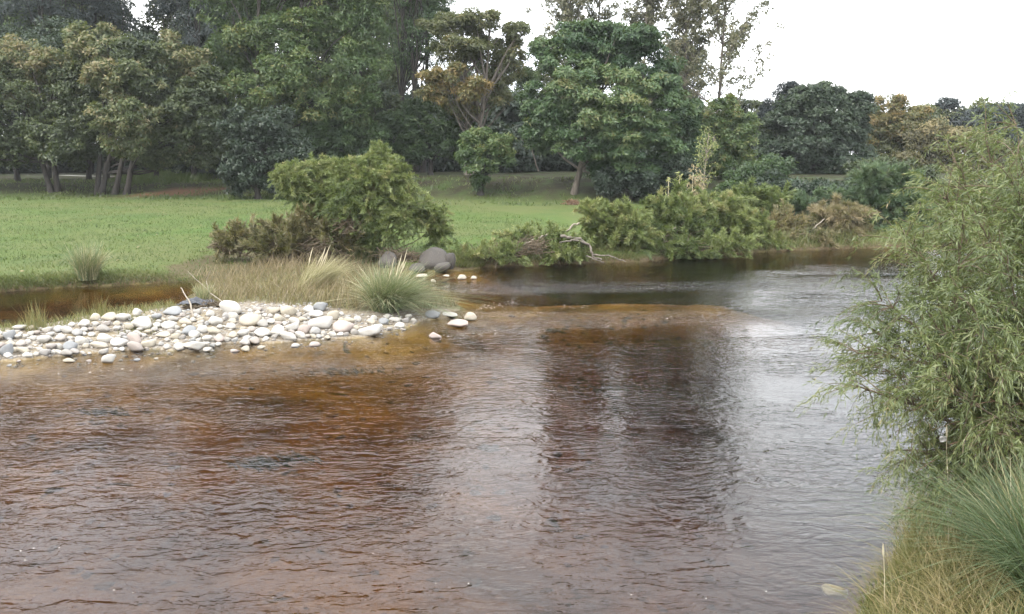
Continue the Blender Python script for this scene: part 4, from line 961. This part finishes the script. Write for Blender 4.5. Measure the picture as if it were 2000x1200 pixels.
for (u0, u1, v0, v1, lb_) in ((811, 834, 536, 543, 'flat cream stone in the back channel left of the dark boulders foot'), (864, 878, 537, 542, 'tiny flat stone in the water before the dark boulder'),
                              (893, 911, 538, 548, 'largest pale stone in the back channel beside the dark boulders'), (919, 931, 540, 547, 'small pale stone rightmost in the back channel'), (841, 851, 546, 553, 'small pinkish stone nearest in the back channel')):
    stone_at(u0, u1, v0, v1, 'cream', lb_, group='stones in the back channel')
for (u0, u1, v0, v1, lb_) in ((815, 876, 488, 533, 'largest dark grey boulder at the foot of the bright willow'), (868, 891, 497, 531, 'upright dark boulder on the right of the boulder group'),
                              (847, 881, 515, 534, 'low rounded dark boulder in front of the largest one'), (798, 830, 516, 534, 'low black boulder left of the largest one'), (736, 776, 495, 528, 'dark boulder behind the tips of the pampas grass')):
    o = stone_at(u0, u1, v0, v1, 'dark', lb_, group='dark boulders', name='boulder', cat='boulder', k=2 if u0 < 840 else 5, sink=.5)
o = stone_at(1612, 1665, 1128, 1160, 'yellow', 'yellowish stone just under the water beside the near bank', name='submerged_stone'); o.scale = (.12, .09, .06); o.location.z = -.05
# many smaller stones: individuals, largest ones
GB = [(0, 650), (60, 646), (160, 632), (250, 625), (345, 604), (420, 608), (520, 604), (640, 606), (700, 622), (780, 618), (820, 622), (790, 640), (700, 656), (590, 665), (440, 672), (400, 688), (350, 690), (300, 676), (200, 690), (100, 696), (0, 700), (-150, 706), (-300, 712), (-380, 695), (-250, 668)]
GBw = [tuple(at(u, v, .1)[:2]) for u, v in GB]
SL = 'smaller pale stone lying loose among the bigger stones of the gravel bar'
cnt = 0; tries = 0; sm = []
while cnt < 235 and tries < 20000:
    tries += 1; u = rng.uniform(-340, 830); v = rng.uniform(603, 706)
    pw = at(u, v, .1)
    if sd_poly(np.array([pw[0]]), np.array([pw[1]]), GBw)[0] < .02: continue
    r_ = (6 + 10 * rng.random() ** 1.5) * (1 if v > 630 else .85)
    if any(abs(u - q[0]) < (q[2] + r_) * .72 and abs(v - q[1]) < (q[2] + r_) * .42 for q in placed): continue
    mt = rng.choice(['mix', 'mix', 'mix', 'white', 'white', 'cream'])
    if v < 700: stone_at(u - r_, u + r_, v - r_ * .66, v + r_ * .66, str(mt), SL, group='loose smaller stones of the gravel bar')
    placed.append((u, v, r_)); cnt += 1
for k in range(30):
    u = rng.uniform(-200, 620); v = np.interp(u, [-200, 0, 200, 350, 440, 580, 700], [716, 704, 697, 694, 684, 676, 664]) + rng.uniform(-2, 12); r_ = rng.uniform(5, 12)
    if any(abs(u - q[0]) < (q[2] + r_) and abs(v - q[1]) < (q[2] + r_) * .6 for q in placed): continue
    stone_at(u - r_, u + r_, v - r_ * .35, v + r_ * .35, str(rng.choice(['mix', 'grey', 'cream', 'pink'])), 'small half sunken stone in the shallow water along the front of the bar', group='half sunken stones before the bar', sink=.69); placed.append((u, v, r_))
# pebbles as one mass
def lowstones(n, poly, smin, smax, name, mat, label, zoff=0):
    import bmesh
    protos = [stone_mesh(500 + k, k % 2 == 0, 1) for k in range(5)]; pw = np.array(poly); lo, hi = pw.min(0), pw.max(0); Vv, Ff, o_ = [], [], 0; c_ = 0
    while c_ < n:
        x, y = rng.uniform(lo[0], hi[0]), rng.uniform(lo[1], hi[1])
        if sd_poly(np.array([x]), np.array([y]), poly)[0] < 0: continue
        V_, F_ = protos[rng.integers(5)]; s_ = rng.uniform(smin, smax) ; a_ = rng.uniform(0, 6.28); ca, sa = math.cos(a_), math.sin(a_)
        q = V_ * np.array([s_, s_ * .75, s_ * .5]); q = np.stack([q[:, 0] * ca - q[:, 1] * sa, q[:, 0] * sa + q[:, 1] * ca, q[:, 2]], 1) + [x, y, gz(x, y) + s_ * .2 + zoff]
        Vv.append(q); Ff.append(F_ + o_); o_ += len(q); c_ += 1
    o = link(name, fast(name, np.concatenate(Vv), np.concatenate(Ff), mat, smooth=True)); tag(o, label, kind='stuff'); return o
m, t, o_ = newmat('pebble_mixed'); ge = t.nodes.new('ShaderNodeNewGeometry')
c = ramp(t, ge.outputs['Random Per Island'], [(0, (.17, .15, .135)), (.35, (.28, .25, .215)), (.6, (.22, .22, .22)), (.8, (.33, .295, .25)), (1, (.38, .36, .33))])
p = t.nodes.new('ShaderNodeBsdfPrincipled'); p.inputs['Roughness'].default_value = .85; t.links.new(c, p.inputs['Base Color']); t.links.new(p.outputs[0], o_.inputs[0]); PEB = m
lowstones(1500, GBw, .02, .06, 'pebbles', PEB, 'small pebbles filling the gaps between the stones of the bar')
m, t, o_ = newmat('bed_stones'); ge = t.nodes.new('ShaderNodeNewGeometry')
c = ramp(t, ge.outputs['Random Per Island'], [(0, (.07, .05, .025)), (.5, (.16, .10, .045)), (.85, (.24, .17, .08)), (1, (.06, .055, .03))])
p = t.nodes.new('ShaderNodeBsdfPrincipled'); p.inputs['Roughness'].default_value = .8; t.links.new(c, p.inputs['Base Color']); t.links.new(p.outputs[0], o_.inputs[0])
BEDP = [tuple(at(u, v)[:2]) for u, v in ((-250, 730), (0, 715), (350, 700), (600, 680), (800, 650), (1000, 600), (1500, 560), (1700, 700), (1650, 1150), (1500, 1230), (-250, 1230))]
lowstones(900, BEDP, .04, .12, 'river_bed_stones', m, 'brown algae covered stones on the river bed', -.03)

for (u, v, n_, sx_, lb_) in ((515, 886, 110, .2, 'dark weed patch under the brown water, the larger of two near the middle left'), (592, 876, 60, .15, 'dark weed patch under the brown water just right of the larger one'), (205, 788, 90, .2, 'small dark weed patch below the left end of the gravel bar'),
                        (1185, 745, 130, .5, 'long dark weed streak in the tree reflection right of the middle'), (690, 712, 90, .35, 'thin dark weed streak below the white domed stone')):
    c = at(u, v, 0); P_ = np.stack([rng.normal(size=n_) * sx_, rng.normal(size=n_) * sx_ * .35, np.full(n_, -.16) + rng.normal(size=n_) * .02], 1)
    v_, f_, t_ = blades(P_, .10, .022, 1.6, .2, 2, (-1.6, .1), np.full(n_, .1)); v_[:, 2] = np.minimum(v_[:, 2], -.08)
    tag(link('water_weed', fast('water_weed', v_, f_, LM['weed'], t_), loc=(c[0], c[1], 0)), lb_, 'water weed', 'weed patches in the river')
PF = scatter_poly([(-100, 540), (360, 540), (560, 500), (1100, 480), (1000, 410), (420, 392), (-100, 392)], 260)
Vv, Ff = [], []
for k, q_ in enumerate(PF):
    r_ = rng.uniform(.03, .07); a0 = rng.uniform(0, 6.28)
    for j in range(4): Vv.append(q_ + np.array([math.cos(a0 + j * 1.57) * r_, math.sin(a0 + j * 1.57) * r_ * .6, .05 + rng.uniform(0, .04)]))
    Ff.append((4 * k, 4 * k + 1, 4 * k + 2, 4 * k + 3))
tag(link('fallen_leaves', fast('fallen_leaves', np.array(Vv), np.array(Ff), LM['tan'], np.repeat(rng.random(len(PF)), 4))), 'scattered dry fallen leaves on the lawn', kind='stuff')

# ------------------------------------------------------------------ driftwood and debris
def wood(name, label, paths, mat, parent=None, cat='driftwood', group=None):
    base = np.array(paths[0][0][0]); root = empty(name, base); tag(root, label, cat, group)
    for q, (pts, r0, r1) in enumerate(paths):
        mb = MB(); P = np.array(pts, float); s = np.linspace(0, len(P) - 1, len(P) * 4); PP = np.stack([np.interp(s, range(len(P)), P[:, k]) for k in range(3)], 1)
        PP[1:-1] += rng.normal(size=(len(PP) - 2, 3)) * r0 * .25
        mb.tube(PP - base, np.linspace(r0, r1, len(PP)) * (.72 if base[1] > 25 else 1), 7); link('trunk' if q == 0 else 'branch', mb.mesh(name + '_wood', mat), root)
    return root
A = atY
wood('driftwood_log', 'bleached log pointing up from the brush heap on the far bank', [([A(1020, 480, 32), A(1050, 466, 32), A(1090, 450, 32.2)], .07, .05)], BARKP, group='driftwood on the far bank')
wood('driftwood_log', 'curved grey dead branch arching down into the river', [([A(1095, 462, 31.8), A(1130, 466, 31.8), A(1152, 480, 31.7), A(1158, 500, 31.6), A(1175, 508, 31.4)], .09, .04),
      ([A(1150, 478, 31.7), A(1120, 468, 31.5), A(1092, 474, 31.3)], .06, .03), ([A(1158, 498, 31.6), A(1190, 500, 31.4), A(1222, 512, 31.2)], .045, .02), ([A(1145, 500, 31.6), A(1165, 508, 31.3), A(1180, 513, 31.2)], .035, .02)], BARKG, group='driftwood on the far bank')
wood('driftwood_log', 'short bleached log behind the curved dead branch', [([A(1100, 455, 32.6), A(1120, 440, 32.6), A(1132, 436, 32.6)], .05, .04)], BARKP, group='driftwood on the far bank')
wood('driftwood_log', 'grey dead limb inside the olive thicket', [([A(1270, 470, 33.8), A(1290, 455, 33.8), A(1320, 445, 34)], .06, .03), ([A(1290, 455, 33.8), A(1300, 475, 33.6)], .03, .015)], BARKG, group='driftwood on the far bank')
wood('driftwood_log', 'bleached pole leaning in the arching tan bush', [([A(1575, 466, 37.6), A(1590, 445, 37.6), A(1610, 428, 37.8)], .05, .03)], BARKP, group='driftwood on the far bank')
wood('driftwood_branch', 'thin forked pale stick over the brown debris on the bar', [([on(440, 602) + [0, 0, .1], on(410, 590) + [0, 0, .25], on(405, 585) + [0, 0, .5], on(415, 585) + [0, 0, .8]], .014, .006),
      ([on(408, 588) + [0, 0, .3], on(385, 585) + [0, 0, .55], on(370, 578) + [0, 0, .7]], .010, .005)], BARKP, group='sticks on the bar')
wood('driftwood_branch', 'curved pale stick standing in front of the black plastic', [([on(378, 622) + [0, 0, .02], on(372, 610) + [0, 0, .25], on(360, 604) + [0, 0, .42], on(356, 600) + [0, 0, .5]], .022, .010)], BARKP, group='sticks on the bar')
# thin sticks in the near willow and over the clump
def brush(name, label, lobes, Y, n, mat, rr=.012, ln=1.0, group=None, sag=.0):
    lb = lobes_px(lobes, Y, 0); base = lb[0][0].copy(); base[2] = max(gz(base[0], base[1]), 0); root = empty(name, base); tag(root, label, 'brush heap', group); mb = MB()
    for k in range(n):
        l = lb[rng.integers(len(lb))]; c = l[0] + rand_dirs(1)[0] * np.array(l[1:4]) * rng.uniform(.2, 1); d = unit(np.array([rng.normal(), rng.normal() * .6, rng.normal() * .35])) * ln * rng.uniform(.4, 1)
        c[2] = max(c[2], gz(c[0], c[1]) + .05, .05); a_ = c - d / 2; b_ = c + d / 2
        for q in (a_, b_): q[2] = max(q[2], gz(q[0], q[1]), .0)
        P = curve(a_, b_, .14, 6, 0, .15); mb.tube(P - base, rr * rng.uniform(.4, 1.6) * np.linspace(1, .3, 6), 4)
    link('twigs', mb.mesh(name + '_twigs', mat), root)
    return root
brush('brush_heap', 'long heap of brown flood twigs left of the bright willow', [(500, 480, 60, 9), (560, 476, 50, 14), (620, 480, 50, 16), (680, 440, 20, 18), (440, 484, 24, 5), (640, 495, 40, 14)], 30.2, 520, TWIG, .014, .9, 'brush heaps')
brush('brush_heap', 'tangle of dark dead twigs under the bleached logs', [(1000, 492, 40, 15), (1040, 482, 40, 20), (980, 497, 24, 10)], 31.6, 420, TWIG, .012, .9, 'brush heaps')
brush('brush_heap', 'dark tangled twigs in the shadow beneath the long thicket', [(1270, 474, 40, 18), (1330, 482, 50, 16), (1400, 482, 40, 14), (1210, 500, 40, 8)], 34.4, 300, TWIG, .014, 1.2, 'brush heaps')
brush('brush_heap', 'small reddish brown pile of roots at the foot of the largest tree', [(1118, 400, 14, 8)], 56, 160, TWIGR, .02, .9, 'brush heaps')
brush('brush_heap', 'low brown mat of debris beside the black plastic on the bar', [(400, 598, 26, 8), (425, 600, 20, 7), (375, 600, 14, 6)], on(400, 602)[1], 420, TWIG, .010, .4, 'brush heaps')
brush('brush_heap', 'dark twigs and roots behind the dark boulders', [(770, 500, 34, 12), (800, 505, 24, 10)], 30.2, 260, TWIG, .012, .8, 'brush heaps')
# bare pale snag left of the largest tree
wood('dead_snag', 'twisted pale bare branch between the small green tree and the largest tree', [([A(1052, 335, 63), A(1040, 300, 63), A(1035, 270, 63), A(1045, 252, 63)], .07, .03), ([A(1035, 268, 63), A(1065, 266, 63), A(1078, 288, 63)], .05, .02), ([A(1040, 290, 63), A(1015, 270, 63)], .04, .02)], BARKG, cat='dead branch')
if 0: wood('dead_snag', 'pale broken stub in the dark shrub under the locust tree', [([A(530, 256, 60), A(531, 235, 60)], .06, .04), ([A(531, 238, 60), A(545, 245, 60)], .04, .02)], BARKP, cat='dead branch')

# black plastic caught in the debris
def plastic():
    b = on(385, 603); n = 22; uu, vv = np.meshgrid(np.linspace(-1, 1, n), np.linspace(-1, 1, n))
    z = .16 * np.exp(-(uu ** 2 + vv ** 2) * 1.2) + .09 * fbm(uu * 2.2 + 4, vv * 2.2, 51) + .05 * np.abs(fbm(uu * 5, vv * 3, 52)); V_ = np.stack([uu * .42 + .05 * fbm(uu * 3, vv * 3, 53), vv * .22, z + .10], -1).reshape(-1, 3)
    ii, jj = np.meshgrid(np.arange(n - 1), np.arange(n - 1)); a = (jj * n + ii).ravel()
    m, t, o = newmat('plastic_black'); p = t.nodes.new('ShaderNodeBsdfPrincipled'); p.inputs['Base Color'].default_value = (.025, .027, .035, 1); p.inputs['Roughness'].default_value = .3; t.links.new(p.outputs[0], o.inputs[0])
    o = link('plastic_sheet', fast('plastic_sheet', V_, np.stack([a, a + 1, a + 1 + n, a + n], 1), m, smooth=True), loc=b); tag(o, 'crumpled black plastic sheet caught in the debris at the back of the stones', 'plastic')
plastic()

# ------------------------------------------------------------------ near bank: big willow, grass
def near_willow():
    base = on(2010, 985); base = np.array([base[0], base[1], gz(base[0], base[1])]); root = empty('willow_shrub', base)
    tag(root, 'big feathery green willow shrub on the near bank filling the right edge', 'willow')
    Y0 = base[1]; mb = MB(); tw = []; segs = []
    tips = [(1618, 690, -.3), (1612, 752, -.6), (1665, 588, 0), (1690, 640, .3), (1708, 470, .2), (1752, 520, -.2), (1792, 560, .5), (1720, 880, -.5), (1765, 935, -.7), (1700, 790, -.2), (1790, 880, -.4), (1850, 390, .3), (1872, 330, .5), (1925, 275, .4), (1985, 245, .3),
            (1880, 450, -.3), (1930, 420, .6), (1830, 640, -.6), (1900, 600, -.8), (1960, 500, -.7), (1990, 380, -.3), (1775, 955, -.5), (1825, 985, -.6), (1885, 975, -.9), (1845, 870, -.3), (1760, 690, -.7), (1850, 760, -.9), (1950, 700, -1.), (1850, 930, -.6), (1930, 850, -.9),
            (2080, 260, .3), (2160, 330, .5), (2060, 420, -.6), (2240, 500, .2), (2140, 600, -.8), (2230, 760, -.4), (2080, 800, -.9), (2050, 330, 1.2), (1940, 560, 1.2), (1860, 540, 1.0), (2000, 640, 1.4), (2100, 480, 1.5),
            (1800, 470, .8), (1830, 420, 1.0), (1910, 340, 1.0), (1650, 650, .2), (1740, 590, .4), (1660, 720, .1), (1720, 740, .5), (1985, 310, -.4), (1935, 480, -.2), (1870, 690, .2), (1985, 780, .2), (1800, 800, .3)]
    for k, (u, v, dY) in enumerate(tips):
        if u < 1810: u += 58
        tip = atY(u, v, Y0 + dY); b0 = base + [rng.normal() * .16, rng.normal() * .14, -.1]
        P = curve(b0, tip, .08, 16, .10 if v > 450 else .03, .06); mb.tube(P - base, .019 * rng.uniform(.6, 1.2) * np.linspace(1, .16, 16), 6); LN = np.linalg.norm(tip - b0)
        nb = int(29 * LN / 2.5)
        for q in range(nb):
            j = int(4 + 11.9 * rng.random() ** .75); j = min(j, 15); ax = unit(P[min(j + 1, 15)] - P[max(j - 1, 0)])
            d = unit(ax * .75 + rng.normal(size=3) * .55 + [0, 0, .12]); ln = rng.uniform(.28, .62) * (1.1 - .35 * j / 15)
            Q = P[j] + d * ln; Q[2] -= .06; B = curve(P[j], Q, .12, 8, .08, .08); mb.tube(B - base, .006 * np.linspace(1, .4, 8), 4)
            for w_ in range(4):
                i = rng.integers(1, 8); ax2 = unit(B[min(i + 1, 7)] - B[max(i - 1, 0)]); d2 = unit(ax2 * .8 + rng.normal(size=3) * .5); l2 = rng.uniform(.12, .26)
                E = B[i] + d2 * l2; E[2] -= l2 * .3; segs.append((B[i], E, k))
            segs.append((B[2], B[7], k))
    S0 = np.array([s[0] for s in segs]); S1 = np.array([s[1] for s in segs]); K = np.array([s[2] for s in segs]); tk = rng.uniform(-.12, .16, len(tips)); ts = rng.normal(size=len(segs)) * .10
    nl = 15; n = len(segs) * nl; i = np.repeat(np.arange(len(segs)), nl); s = np.tile(np.linspace(.05, 1.05, nl), len(segs))[:, None] + rng.normal(size=(n, 1)) * .03
    C = S0[i] + (S1 - S0)[i] * s; C[:, 2] += .03 * np.sin(s[:, 0] * 3.1) - .03 * s[:, 0]; ax = unit(S1 - S0)[i]
    A_ = unit(ax * .75 + rng.normal(size=(n, 3)) * .42 + [0, 0, -.30]); B_ = unit(np.cross(A_, rng.normal(size=(n, 3)))); ln = rng.uniform(.042, .085, n)[:, None]; wd = rng.uniform(.0065, .0100, n)[:, None]
    V_ = np.stack([C, C + A_ * ln * .4 + B_ * wd * .5, C + A_ * ln - [0, 0, .008], C + A_ * ln * .4 - B_ * wd * .5], 1).reshape(-1, 3); F_ = np.arange(4 * n).reshape(-1, 4)
    tn = np.repeat(np.clip(.45 + tk[K[i]] + ts[i] + rng.normal(size=n) * .12, 0, 1), 4)
    BUDGET[0] += n * 2
    link('stem', mb.mesh('willow_stems', TWIG), root); link('foliage', fast('willow_leaves', V_ - base, F_, LM['fwillow'], tn), root)
    mb = MB()                      # dead bare twigs, pale, inside the lower part
    for k in range(46):
        a0 = base + [rng.normal() * .25, rng.normal() * .15 - .2, .3 + rng.random() * .5]; e = atY(rng.uniform(1780, 2010), rng.uniform(780, 1000), Y0 - rng.uniform(.3, .9)); mb.tube(curve(a0, e, .12, 8, .12) - base, .008 * np.linspace(1, .3, 8) * rng.uniform(.5, 1.4), 4)
    link('dead_twigs', mb.mesh('willow_dead', TWIGR), root)
near_willow()
b = on(2055, 1130)
tussock('pampas_grass', 'large blue green grass clump leaning left at the lower right corner', b, 1300, .98, .30, 'pampas', .007, .7, .62, (-.30, 0), .55, straw=420, group='tall grass clumps')
b = on(2080, 1180); tussock('pampas_grass', 'blue green grass clump just past the lower right corner', b, 700, .9, .3, 'pampas', .008, .55, .6, (-.15, 0), .35, straw=60, group='tall grass clumps')
# near sward
PN = scatter_poly([(1675, 1190), (1735, 1090), (1790, 1030), (1900, 960), (2100, 900), (2400, 960), (2400, 1300), (1670, 1300)], 13000)
stuff('near_bank_grass', [blades(PN, .26 * (.5 + 1.1 * vnoise(PN[:, 0] * 3, PN[:, 1] * 3, 8)), .007, .9, .5, 4, (-.1, -.05), .58 + .55 * fbm(PN[:, 0] * 2.2, PN[:, 1] * 2.2, 71)), blades(PN[:3500], .13, .010, 1.0, .5, 2, (0, 0), np.full(3500, .25)), blades(PN[3500:4300], .38, .006, 1.0, .6, 4, (-.1, 0), np.full(800, .95))], 'nearg', 'yellow green tangled grass on the near bank at the lower right')
PN2 = scatter_poly([(1740, 1110), (1800, 1040), (1900, 980), (2000, 960), (2000, 1100), (1850, 1120)], 900)
stuff('near_tall_grass', [blades(PN2[:420], .55, .006, .35, .3, 4, (-.05, 0), np.full(420, .8)), blades(PN2[420:560], .8, .005, .3, .25, 4, (-.03, 0), np.full(140, .8))] if len(PN2) >= 560 else [blades(PN2, .55, .006, .35, .3, 4)], 'nearg', 'tall yellow grass stems standing on the near bank')
for (u, v, vt, lb_) in ((1812, 1045, 845, 'tall pale seed stalk standing up to the willow, left of the pair'), (1853, 1085, 858, 'tall pale seed stalk standing up to the willow, right of the pair'), (1730, 1190, 1090, 'short brown seed stalk nearest the water at the lower right')):
    b = on(u, v); root = empty('grass_stalk', b); tag(root, lb_, 'stalk', 'tall seed stalks on the near bank'); top = atY(u - 4, vt, b[1]) - b; mb = MB(); P = curve([0, 0, -.03], top, .02, 10); mb.tube(P, np.linspace(.006, .003, 10), 5)
    link('stem', mb.mesh('grass_stalk_stem', STRAWM), root); mb = MB(); d = unit(P[-1] - P[-2]); mb.tube(np.array([P[-1], P[-1] + d * .04, P[-1] + d * .09, P[-1] + d * .13]), [.003, .009, .008, .001], 6); link('seed_head', mb.mesh('grass_stalk_head', STRAWM), root)

# white litter snagged on the willow
def litter(u, v, dY, s_, label):
    b = on(2010, 985); c = atY(u, v, b[1] + dY); n = 10; uu, vv = np.meshgrid(np.linspace(-1, 1, n), np.linspace(-1, 1, n)); sd_ = rng.integers(1000)
    V_ = np.stack([uu * s_ * (1 - .3 * vv ** 2), .5 * s_ * fbm(uu * 1.7 + 3, vv * 1.7, sd_), vv * s_ * .8 + .2 * s_ * fbm(uu * 2, vv * 2, sd_ + 1)], -1).reshape(-1, 3)
    ii, jj = np.meshgrid(np.arange(n - 1), np.arange(n - 1)); a = (jj * n + ii).ravel()
    o = link('plastic_scrap', fast('plastic_scrap', V_, np.stack([a, a + 1, a + 1 + n, a + n], 1), LITM, smooth=True), loc=c); tag(o, label, 'plastic', 'plastic scraps caught in the near willow')
m, t, o_ = newmat('plastic_white'); p = t.nodes.new('ShaderNodeBsdfPrincipled'); p.inputs['Base Color'].default_value = (.26, .25, .24, 1); p.inputs['Roughness'].default_value = .4; t.links.new(p.outputs[0], o_.inputs[0]); LITM = m
litter(1842, 858, -.9, .032, 'greyish plastic scrap hanging highest in the lower willow twigs')
litter(1850, 1000, -.9, .04, 'pale plastic scrap low in the willow near the grass clump')

# ------------------------------------------------------------------ floating flecks
m, t, o_ = newmat('foam_fleck'); p = t.nodes.new('ShaderNodeBsdfPrincipled'); p.inputs['Base Color'].default_value = (.5, .48, .43, 1); p.inputs['Roughness'].default_value = .7; t.links.new(p.outputs[0], o_.inputs[0]); FO = m
Vv, Ff, k_ = [], [], 0
for k in range(70):
    u = rng.uniform(-50, 1500); v = 700 + 500 * rng.random() ** .8; c = at(u, v, .018); r_ = rng.uniform(.004, .010)*(1.3 if v<900 else 1); a0 = rng.uniform(0, 6.28)
    q = [c + np.array([math.cos(a0 + j * 1.0472) * r_ * rng.uniform(.7, 1.2), math.sin(a0 + j * 1.0472) * r_ * rng.uniform(.7, 1.2), rng.uniform(0, .004)]) for j in range(6)]
    Vv += q; Ff.append(tuple(range(k_, k_ + 6))); k_ += 6
tag(link('foam_flecks', fast('foam_flecks', np.array(Vv), np.array(Ff), FO)), 'tiny white foam flecks drifting on the brown water', kind='stuff')
# broken foam lines in the riffles
Vv, Ff, k_ = [], [], 0
for (ua, va, ub, vb, n_) in ((930, 600, 1010, 592, 110), (860, 660, 1000, 646, 60), (1045, 604, 1150, 600, 40), (1180, 636, 1330, 618, 50), (1150, 572, 1400, 556, 50), (60, 742, 300, 716, 24)):
    for k in range(n_ // 2):
        s_ = rng.random(); c = at(ua + (ub - ua) * s_, va + (vb - va) * s_ + rng.normal() * 3.0, .018); r_ = rng.uniform(.006, .017); a0 = rng.uniform(0, 6.28)
        q = [c + np.array([math.cos(a0 + j * 1.0472) * r_ * rng.uniform(.9, 2.2), math.sin(a0 + j * 1.0472) * r_ * rng.uniform(.4, .9), rng.uniform(0, .015)]) for j in range(6)]
        Vv += q; Ff.append(tuple(range(k_, k_ + 6))); k_ += 6
tag(link('riffle_foam', fast('riffle_foam', np.array(Vv), np.array(Ff), FO)), 'broken lines of foam where the current breaks over the shallows', kind='stuff')

# ------------------------------------------------------------------ haze
HAZE = .00025
bx = np.array([[x, y, z] for z in (-3, 62) for (x, y) in ((-140, -60), (150, -60), (150, 175), (-140, 175))], float)
bf = np.array([(0, 3, 2, 1), (4, 5, 6, 7), (0, 1, 5, 4), (1, 2, 6, 5), (2, 3, 7, 6), (3, 0, 4, 7)])
m, t, o_ = newmat('haze'); pv = t.nodes.new('ShaderNodeVolumePrincipled'); pv.inputs['Color'].default_value = (.93, .96, 1, 1); pv.inputs['Density'].default_value = HAZE; t.links.new(pv.outputs[0], o_.inputs['Volume'])
if HAZE > 0: tag(link('haze', fast('haze', bx, bf, m)), kind='stuff')
print('leaf triangles', BUDGET[0], 'unique tris', sum(sum(1 for _ in ()) + int(len(m_.loops) - 2 * len(m_.polygons)) for m_ in bpy.data.meshes))
